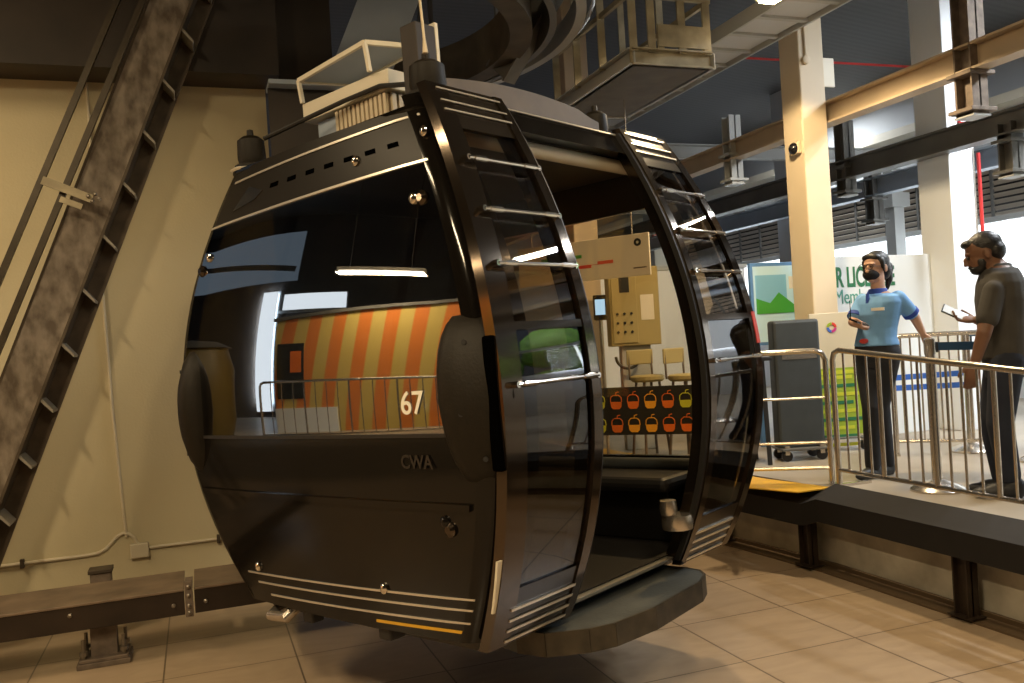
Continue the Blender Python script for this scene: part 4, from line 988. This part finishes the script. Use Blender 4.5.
def hand(bm, wrist, d, n, side, curl=.5, s=1.0):
    """d: direction of the palm, n: palm facing direction, side: +-1 where the thumb leaves"""
    d = d.normalized(); n = (n-d*n.dot(d)).normalized(); w = d.cross(n).normalized()*side
    c = wrist+d*.045*s
    ball(bm, c, 1, Matrix((w, d, n)).transposed(), (.040*s, .052*s, .017*s))
    for k, (o, L) in enumerate(((.028, .070), (.010, .080), (-.009, .074), (-.027, .058))):
        p0 = c+w*o*s+d*.035*s; dirs = d; pts = [p0-d*.02*s]; p = p0; ang = curl*.35
        pts.append(p)
        for j in range(3):
            v = (d*math.cos(ang)+n*math.sin(ang)); p = p+v*L*s/3*(1.1-.1*j); pts.append(p); ang += curl*(.75+.06*k)
        tube(bm, pts, 0, 8, True, [.0095*s, .0095*s, .0090*s, .0082*s, .0070*s])
    p0 = c+w*.030*s-d*.03*s; pts = [p0, p0+(w*.75+d*.6+n*.15).normalized()*.032*s, p0+(w*.75+d*.6+n*.15).normalized()*.032*s+(w*.25+d*.85+n*.45).normalized()*.032*s, p0+(w*.75+d*.6+n*.15).normalized()*.032*s+(w*.25+d*.85+n*.45).normalized()*.032*s+(d*.9+n*.5).normalized()*.022*s]
    tube(bm, pts, 0, 8, True, [.013*s, .0115*s, .0100*s, .0085*s])
def head(bm, c, f, up, s=1.0, beard=0):
    f = (f-up*f.dot(up)).normalized(); r = f.cross(up).normalized(); Mx = Matrix((r, f, up)).transposed()
    ball(bm, c+up*.035*s-f*.010*s, 1, Mx, (.076*s, .094*s, .088*s))
    ball(bm, c-up*.035*s+f*.022*s, 1, Mx, (.058*s, .068*s, .078*s))        # face / jaw
    ball(bm, c-up*.085*s+f*.058*s, 1, Mx, (.026*s, .024*s, .022*s))        # chin
    ball(bm, c-up*.012*s+f*.096*s, 1, Mx, (.012*s, .016*s, .026*s))        # nose
    ball(bm, c-up*.028*s+f*.104*s, 1, Mx, (.015*s, .015*s, .011*s))
    ball(bm, c+up*.026*s+f*.078*s, 1, Mx, (.048*s, .014*s, .012*s))        # brow
    ball(bm, c-up*.058*s+f*.088*s, 1, Mx, (.024*s, .010*s, .009*s))        # lips
    for k in (-1, 1): ball(bm, c-up*.008*s+r*.078*s*k-f*.010*s, 1, Mx, (.009*s, .019*s, .031*s))
    return r, Mx
up = Vector((0, 0, 1))

# --- staff member
D0 = 6.35
def S(x, y, dd=0): return at(x, y, D0+dd)
sf = (-CR*.86-Fw*.50); sf.z = 0; sf.normalize(); sr_ = sf.cross(up).normalized()     # her right hand side
sl_ = -sr_
root_p = S(880, 474, 0); root_p.z = PZ
pers = thing('person', 'masked woman in a light blue polo shirt holding a phone, hand on the post', 'person', root_p)
def loc(v): return v-root_p
hipc = S(877, 352); hipc = Vector((hipc.x, hipc.y, PZ+.90)); 
chest = S(880, 312); neckb = S(878, 292)
shR, shL = S(863, 301, .10), S(898, 298, -.09); elL = S(915, 318, -.05); wrL = S(923, 334, -.02); elR = S(853, 322, .02); wrR = S(866, 327, -.20)
hd = S(875, 268, 0)
lk = S(880, 405, .05); la = S(887, 464, .08); rk2 = S(872, 408, -.05); ra = S(873, 467, -.02)
hL, hR = hipc+sl_*.085, hipc+sr_*.085
def torso_rings(inf, lo=0, hi=8, waist=.12):
    rr = [(hipc+up*-.06, .155, .11), (hipc+up*.02, .165, .115), (hipc+up*.12, .135, .100), (hipc.lerp(neckb, .42), .128, .100), (hipc.lerp(neckb, .64), .148, .118), (hipc.lerp(neckb, .82), .165, .105), (hipc.lerp(neckb, .92), .148, .088), (hipc.lerp(neckb, .97), .10, .07), (neckb+up*.01, .055, .052)]
    return [(c, sr_, a+inf, sf, b+inf) for c, a, b in rr[lo:hi+1]]
bm = bmesh.new(); loft(bm, torso_rings(0))
limb(bm, [neckb-up*.03, hd-up*.05-sf*.02], [.052, .048]); rH, HM = head(bm, hd, sf*.95-up*.12+sl_*.10, up)
limb(bm, [shL, elL, wrL], [.046, .036, .024]); limb(bm, [shR, elR, wrR], [.046, .036, .024])
limb(bm, [hL, lk, la], [.088, .056, .036]); limb(bm, [hR, rk2, ra], [.088, .056, .036])
hand(bm, wrL, (wrL-elL)*.4+CR*.1+up*-.05, -up*1.0-CR*.2, 1, .9); 
hdR = (sf*.9+up*.12-sr_*.1); hand(bm, wrR, hdR, up*.9-sr_*.3, 1, .7)
body = bake(bm, .006, 3); body.transform(Matrix.Translation(-root_p)); obj('body', body, 'skin1', pers, 'all')
bm = bmesh.new(); rr = torso_rings(.018, 2, 7); rr.insert(0, (hipc+up*.06, sr_, .172, sf, .128)); loft(bm, rr)
loft(bm, [(neckb-up*.05, sr_, .12, sf, .085), (neckb+up*.005, sr_, .068, sf, .062)])
limb(bm, [shL, shL.lerp(elL, .72)], [.057, .056]); limb(bm, [shR, shR.lerp(elR, .72)], [.057, .056])
me = bake(bm, .008, 5); me.transform(Matrix.Translation(-root_p)); sh = obj('polo_shirt', me, 'shirt', pers, 'all')
bm = bmesh.new(); loft(bm, [(neckb-up*.035+sf*.02, sr_, .082, sf, .074), (neckb+up*.025+sf*.0, sr_, .066, sf, .058)]); me = bake(bm, .007, 2); me.transform(Matrix.Translation(-root_p)); obj('collar', me, 'collar', sh, 'all')
for a, b in ((shL, elL), (shR, elR)):
    d = (b-a).normalized(); p = a.lerp(b, .72); obj('sleeve_cuff', B(tube, [loc(p-d*.012), loc(p+d*.018)], .0590, 18), 'collar', sh, True)
pk = hipc.lerp(neckb, .80)+sf*.128; obj('placket', B(bar, loc(pk+up*.08-sf*.02), loc(pk-up*.09), .022, .008, tuple(sf)), 'collar', sh)
nt_ = hipc.lerp(neckb, .72)+sf*.112+sl_*.085; obj('name_badge', B(bar, loc(nt_-sl_*.045+sf*.012), loc(nt_+sl_*.045-sf*.010), .010, .022), 'decal', sh)
wb = hipc+up*.10+sf*.135; bm = bmesh.new(); ball(bm, loc(wb), .02, None, (2, 1.2, .9)); obj('waist_pouch', bm, 'redp', sh, True)
bm = bmesh.new(); rr = torso_rings(.012, 0, 2); rr.insert(0, (hipc-up*.10, sr_, .13, sf, .10)); loft(bm, rr)
for h_, k_, a_ in ((hL, lk, la), (hR, rk2, ra)): limb(bm, [h_, k_, a_+up*.015], [.097, .070, .055])
me = bake(bm, .008, 5); me.transform(Matrix.Translation(-root_p)); obj('trousers', me, 'trousers', pers, 'all')
def shoe(p, f, par, s=1.0):
    q = Vector((p.x, p.y, PZ)); r = f.cross(up); Mx = Matrix((r, f, up)).transposed(); bm = bmesh.new()
    ball(bm, q+f*.03*s+up*.045*s, 1, Mx, (.048*s, .12*s, .050*s)); ball(bm, q+f*.11*s+up*.035*s, 1, Mx, (.048*s, .095*s, .036*s)); ball(bm, q-f*.02*s+up*.06*s, 1, Mx, (.048*s, .062*s, .075*s))
    me = bake(bm, .007, 3)
    for v in me.vertices: v.co.z = max(v.co.z, PZ+.004)
    return me
for a_ in (la, ra):
    me = shoe(a_, sf, pers, .9); me.transform(Matrix.Translation(-root_p)); obj('shoe', me, 'shoe', pers, 'all')
# hair: cap, fringe, tied back
bm = bmesh.new(); hh = hd+up*.047-sf*.026
ball(bm, hh, 1, HM, (.084, .099, .084)); ball(bm, hh-sf*.055-up*.06, 1, HM, (.066, .056, .08)); ball(bm, hh-sf*.125-up*.05, 1, HM, (.035, .035, .05))
ball(bm, hh+sf*.068+up*.028, 1, HM, (.068, .038, .034)); limb(bm, [hh-sf*.12-up*.05, hh-sf*.125-up*.13, hh-sf*.10-up*.20], [.032, .028, .012])
for k in (-1, 1): limb(bm, [hh+rH*.07*k+sf*.045+up*.0, hh+rH*.078*k+sf*.038-up*.075], [.018, .008])
me = bake(bm, .007, 3); me.transform(Matrix.Translation(-root_p)); obj('hair', me, 'hair', pers, 'all')
bm = bmesh.new(); ball(bm, hd-up*.048+sf*.040, 1, HM, (.060, .074, .050)); ball(bm, hd-up*.024+sf*.098, 1, HM, (.016, .016, .014))
me = bake(bm, .006, 3); me.transform(Matrix.Translation(-root_p)); obj('face_mask', me, 'mask', pers, 'all')
for k in (-1, 1):
    e_ = hd+up*.008+rH*.031*k+sf*.088; bm = bmesh.new(); ball(bm, loc(e_), .0065); obj('eye', bm, 'black', pers, True)
    bm = bmesh.new(); cs_ = [e_+sf*.014+rH*.026*math.cos(a)+up*.020*math.sin(a) for a in [j*PI/8 for j in range(17)]]; tube(bm, [loc(p) for p in cs_], .0022, 6)
    tube(bm, [loc(e_+sf*.014+rH*k*.026), loc(hd+rH*.083*k-sf*.01+up*.008)], .002, 6); obj('glasses_rim', bm, 'black', pers)
ph = thing('mobile_phone', 'black phone held by the woman in the blue polo', 'phone', wrR+hdR.normalized()*.085+up*.025)
nz_ = (up*.8-sf*.2+sl_*.35).normalized(); fx = (sf-nz_*sf.dot(nz_)).normalized(); pm = Matrix((fx.cross(nz_), fx, nz_)).transposed().to_4x4()
obj('case', B(box, -.036, .036, -.075, .075, -.006, .006, .003, pm), 'phone', ph); obj('screen', B(box, -.032, .032, -.068, .068, .0061, .0068, 0, pm), 'phone', ph); obj('antenna', B(tube, [pm @ Vector((.03, .06, .003)), pm @ Vector((.03, .06, .003))+up*.13], .003, 6), 'phone', ph)

# --- man in charcoal tee
D0 = 5.45
mf = (-CR*.93+Fw*.36); mf.z = 0; mf.normalize(); mr_ = mf.cross(up).normalized(); ml_ = -mr_
root_m = at(1003, 484, D0); root_m.z = PZ
man = thing('person', 'bearded man in a charcoal t-shirt and dark jeans looking down at a phone', 'person', root_m)
def lm(v): return v-root_m
hipc = Vector((at(1006, 380, D0).x, at(1006, 380, D0).y, PZ+.86)); neckb = S(999, 265)
hd = S(983, 254, .02)
shL, shR = S(994, 291, -.15), S(1014, 287, .18); elL = S(984, 333, -.20); wrL = S(974, 366, -.16); elR = S(1010, 334, .26); wrR = S(976, 320, .20)
lk = S(1000, 424, -.10); la = S(1010, 478, -.08); rk2 = S(992, 420, .08); ra = S(1003, 480, .05)
hL, hR = hipc+ml_*.095, hipc+mr_*.095
def torso_m(inf, lo=0, hi=8):
    rr = [(hipc+up*-.06, .165, .115), (hipc+up*.04, .172, .125), (hipc+up*.14, .165, .125), (hipc.lerp(neckb, .42), .168, .125), (hipc.lerp(neckb, .64), .190, .130), (hipc.lerp(neckb, .80), .195, .118), (hipc.lerp(neckb, .90), .165, .098), (hipc.lerp(neckb, .96), .11, .08), (neckb+up*.01, .065, .06)]
    return [(c, mr_, a+inf, mf, b+inf) for c, a, b in rr[lo:hi+1]]
hf = (mf*.85-up*.30); hf.normalize(); hup = (up*.95+mf*.30).normalized()
bm = bmesh.new(); loft(bm, torso_m(0)); limb(bm, [neckb-up*.03, hd-up*.04-mf*.03], [.062, .058]); rH, HM = head(bm, hd, hf, hup, 1.08)
limb(bm, [shL, elL, wrL], [.054, .043, .028]); limb(bm, [shR, elR, wrR], [.054, .043, .028])
limb(bm, [hL, lk, la], [.095, .062, .042]); limb(bm, [hR, rk2, ra], [.095, .062, .042])
hand(bm, wrL, (wrL-elL)+up*-.1, mr_*1.0, -1, .55, 1.08); hd2 = (mf*.85+up*.12); hand(bm, wrR, hd2, up+ml_*.5, 1, .7, 1.08)
body = bake(bm, .006, 3); body.transform(Matrix.Translation(-root_m)); obj('body', body, 'skin2', man, 'all')
bm = bmesh.new(); rr = torso_m(.020, 2, 7); rr.insert(0, (hipc+up*.0, mr_, .190, mf, .142)); loft(bm, rr); loft(bm, [(neckb-up*.05, mr_, .13, mf, .09), (neckb+up*.01, mr_, .072, mf, .066)])
limb(bm, [shL, shL.lerp(elL, .66)], [.066, .066]); limb(bm, [shR, shR.lerp(elR, .66)], [.066, .066])
me = bake(bm, .008, 5); me.transform(Matrix.Translation(-root_m)); obj('t_shirt', me, 'tee', man, 'all')
bm = bmesh.new(); rr = torso_m(.010, 0, 1); rr.insert(0, (hipc-up*.12, mr_, .14, mf, .11)); loft(bm, rr)
for h_, k_, a_ in ((hL, lk, la), (hR, rk2, ra)): limb(bm, [h_, k_, a_+up*.02], [.104, .078, .064])
me = bake(bm, .008, 5); me.transform(Matrix.Translation(-root_m)); obj('jeans', me, 'jeans', man, 'all')
for a_ in (la, ra):
    me = shoe(a_, mf, man, 1.05); me.transform(Matrix.Translation(-root_m)); obj('shoe', me, 'shoe', man, 'all')
bm = bmesh.new(); hh = hd+hup*.052-hf*.026
ball(bm, hh, 1, HM, (.087, .104, .086)); ball(bm, hh-hf*.045-hup*.055, 1, HM, (.080, .062, .070)); ball(bm, hh+hf*.092+hup*.040, 1, HM, (.055, .036, .026))
me = bake(bm, .007, 3); me.transform(Matrix.Translation(-root_m)); obj('hair', me, 'hair', man, 'all')
bm = bmesh.new(); ball(bm, hd-hup*.078+hf*.046, 1, HM, (.058, .060, .040)); ball(bm, hd-hup*.052+hf*.098, 1, HM, (.030, .012, .012))
for k in (-1, 1): ball(bm, hd-hup*.045+hf*.030+rH*.054*k, 1, HM, (.010, .028, .034))
me = bake(bm, .006, 3); me.transform(Matrix.Translation(-root_m)); obj('beard', me, 'hair', man, 'all')
for k in (-1, 1):
    e_ = hd+hup*.008+rH*.033*k+hf*.092; bm = bmesh.new(); ball(bm, lm(e_), .010); obj('eye', bm, 'black', man, True)
ph = thing('mobile_phone', 'phone with a pale screen held up by the man in the charcoal tee', 'phone', wrR+hd2.normalized()*.12+up*.035)
fx = (mf*.9+up*-.15).normalized(); nz_ = (up*.55-mf*.35+ml_*.62).normalized(); fx = (mf*.9+up*.45); fx = (fx-nz_*fx.dot(nz_)).normalized(); pm = Matrix((fx.cross(nz_), fx, nz_)).transposed().to_4x4()
obj('case', B(box, -.038, .038, -.085, .085, -.006, .006, .003, pm), 'phone', ph); obj('screen', B(box, -.034, .034, -.078, .078, .0061, .0068, 0, pm), 'screen2', ph)

# ------------------------------------------------------------------ lights
def area(name, loc_, rot, size, e, col, sy=None):
    l = bpy.data.lights.new(name, 'AREA'); l.energy = e; l.color = col; l.size = size
    if sy: l.shape = 'RECTANGLE'; l.size_y = sy
    o = bpy.data.objects.new(name, l); C.objects.link(o); o.location = loc_; o.rotation_euler = rot; return o
def tube_light(x, y, z, L, label, warm=True, e=60, rz=0):
    t = thing('tube_light', label, 'ceiling light', (x, y, z), rz, 'ceiling tube lights')
    obj('housing', B(box, -.08, .08, -L/2, L/2, .02, .08, .01), 'white', t); obj('lens', B(box, -.05, .05, -L/2+.03, L/2-.03, 0, .02, .004), 'tube', t)
    for q in (-L*.35, L*.35): obj('suspension_rod', B(tube, [(0, q, .08), (0, q, (5.75 if x < 5 else 5.75-(x-5)*.1167)-z)], .006, 6), 'steel', t)
    l = area('lamp_glow', (x, y, z-.03), (0, 0, rz), .25, e, (1, .76, .45) if warm else (.9, .95, 1.), L)
for j, (x, y) in enumerate(((-2.0, .5), (1.2, -1.2), (-3.2, 4.2), (2.2, 2.0))):
    tube_light(x, y, 4.7, 1.5, ['warm tube light over the tiled floor left of the camera', 'warm tube light over the tiled floor behind the camera', 'warm tube light in front of the beige wall', 'warm tube light above the floor before the cabin'][j], True, (230, 130, 120, 60)[j])
for j, (x, y) in enumerate(((7.4, 3.4), (8.2, 4.8), (9.3, 11.5))):  # cool tubes added out of sight to brighten the platform
    tube_light(x, y, 5.0, 1.5 if j < 2 else .7, ['added cool tube light out of sight above the queue', 'added cool tube light out of sight above the poster area', 'added cool tube light hidden far down the platform'][j], False, (230, 200, 70)[j])
l = bpy.data.lights.new('flood_glow', 'SPOT'); l.energy = 380; l.color = (1, .76, .45); l.spot_size = 2.6; l.shadow_soft_size = .1
o = bpy.data.objects.new('flood_glow', l); C.objects.link(o); o.location = lp+Vector((0, 0, -.05)); d = Vector((0, .1, -1)); o.rotation_euler = d.to_track_quat('-Z', 'Y').to_euler()
area('window_daylight', (10.15, 9, 2.5), (0, math.radians(-90), 0), .9, 1300, (.85, .93, 1.), 15)
for j, (x, y, z) in enumerate(((-5.6, 5.5, 3.42),)):
    tube_light(x, y, z, 1.6, 'tube light over the left platform mirrored in the cabin window', True, 90)
area('left_window_daylight', (-8.9, 9.62, 2.3), (0, math.radians(90), 0), 2.8, 500, (.65, .82, 1.), .5)
crowd_barrier((-4.9, 7.3, PZ), (-4.9, 4.2, PZ), 'steel crowd barrier on the left platform mirrored in the cabin window', 16, .95, .95)
area('outdoor_daylight', (11.1, 0, 4.6), (0, math.radians(-35), 0), 1.2, 600, (.9, .97, 1.), 10)
w = bpy.data.worlds.new('world'); sc.world = w; w.use_nodes = True; bg = w.node_tree.nodes['Background']; bg.inputs[0].default_value = (.55, .62, .75, 1); bg.inputs[1].default_value = .35
sc.view_settings.view_transform = 'Standard'; sc.view_settings.look = 'None'; sc.view_settings.gamma = 1; sc.view_settings.use_curve_mapping = False; sc.view_settings.exposure = .0
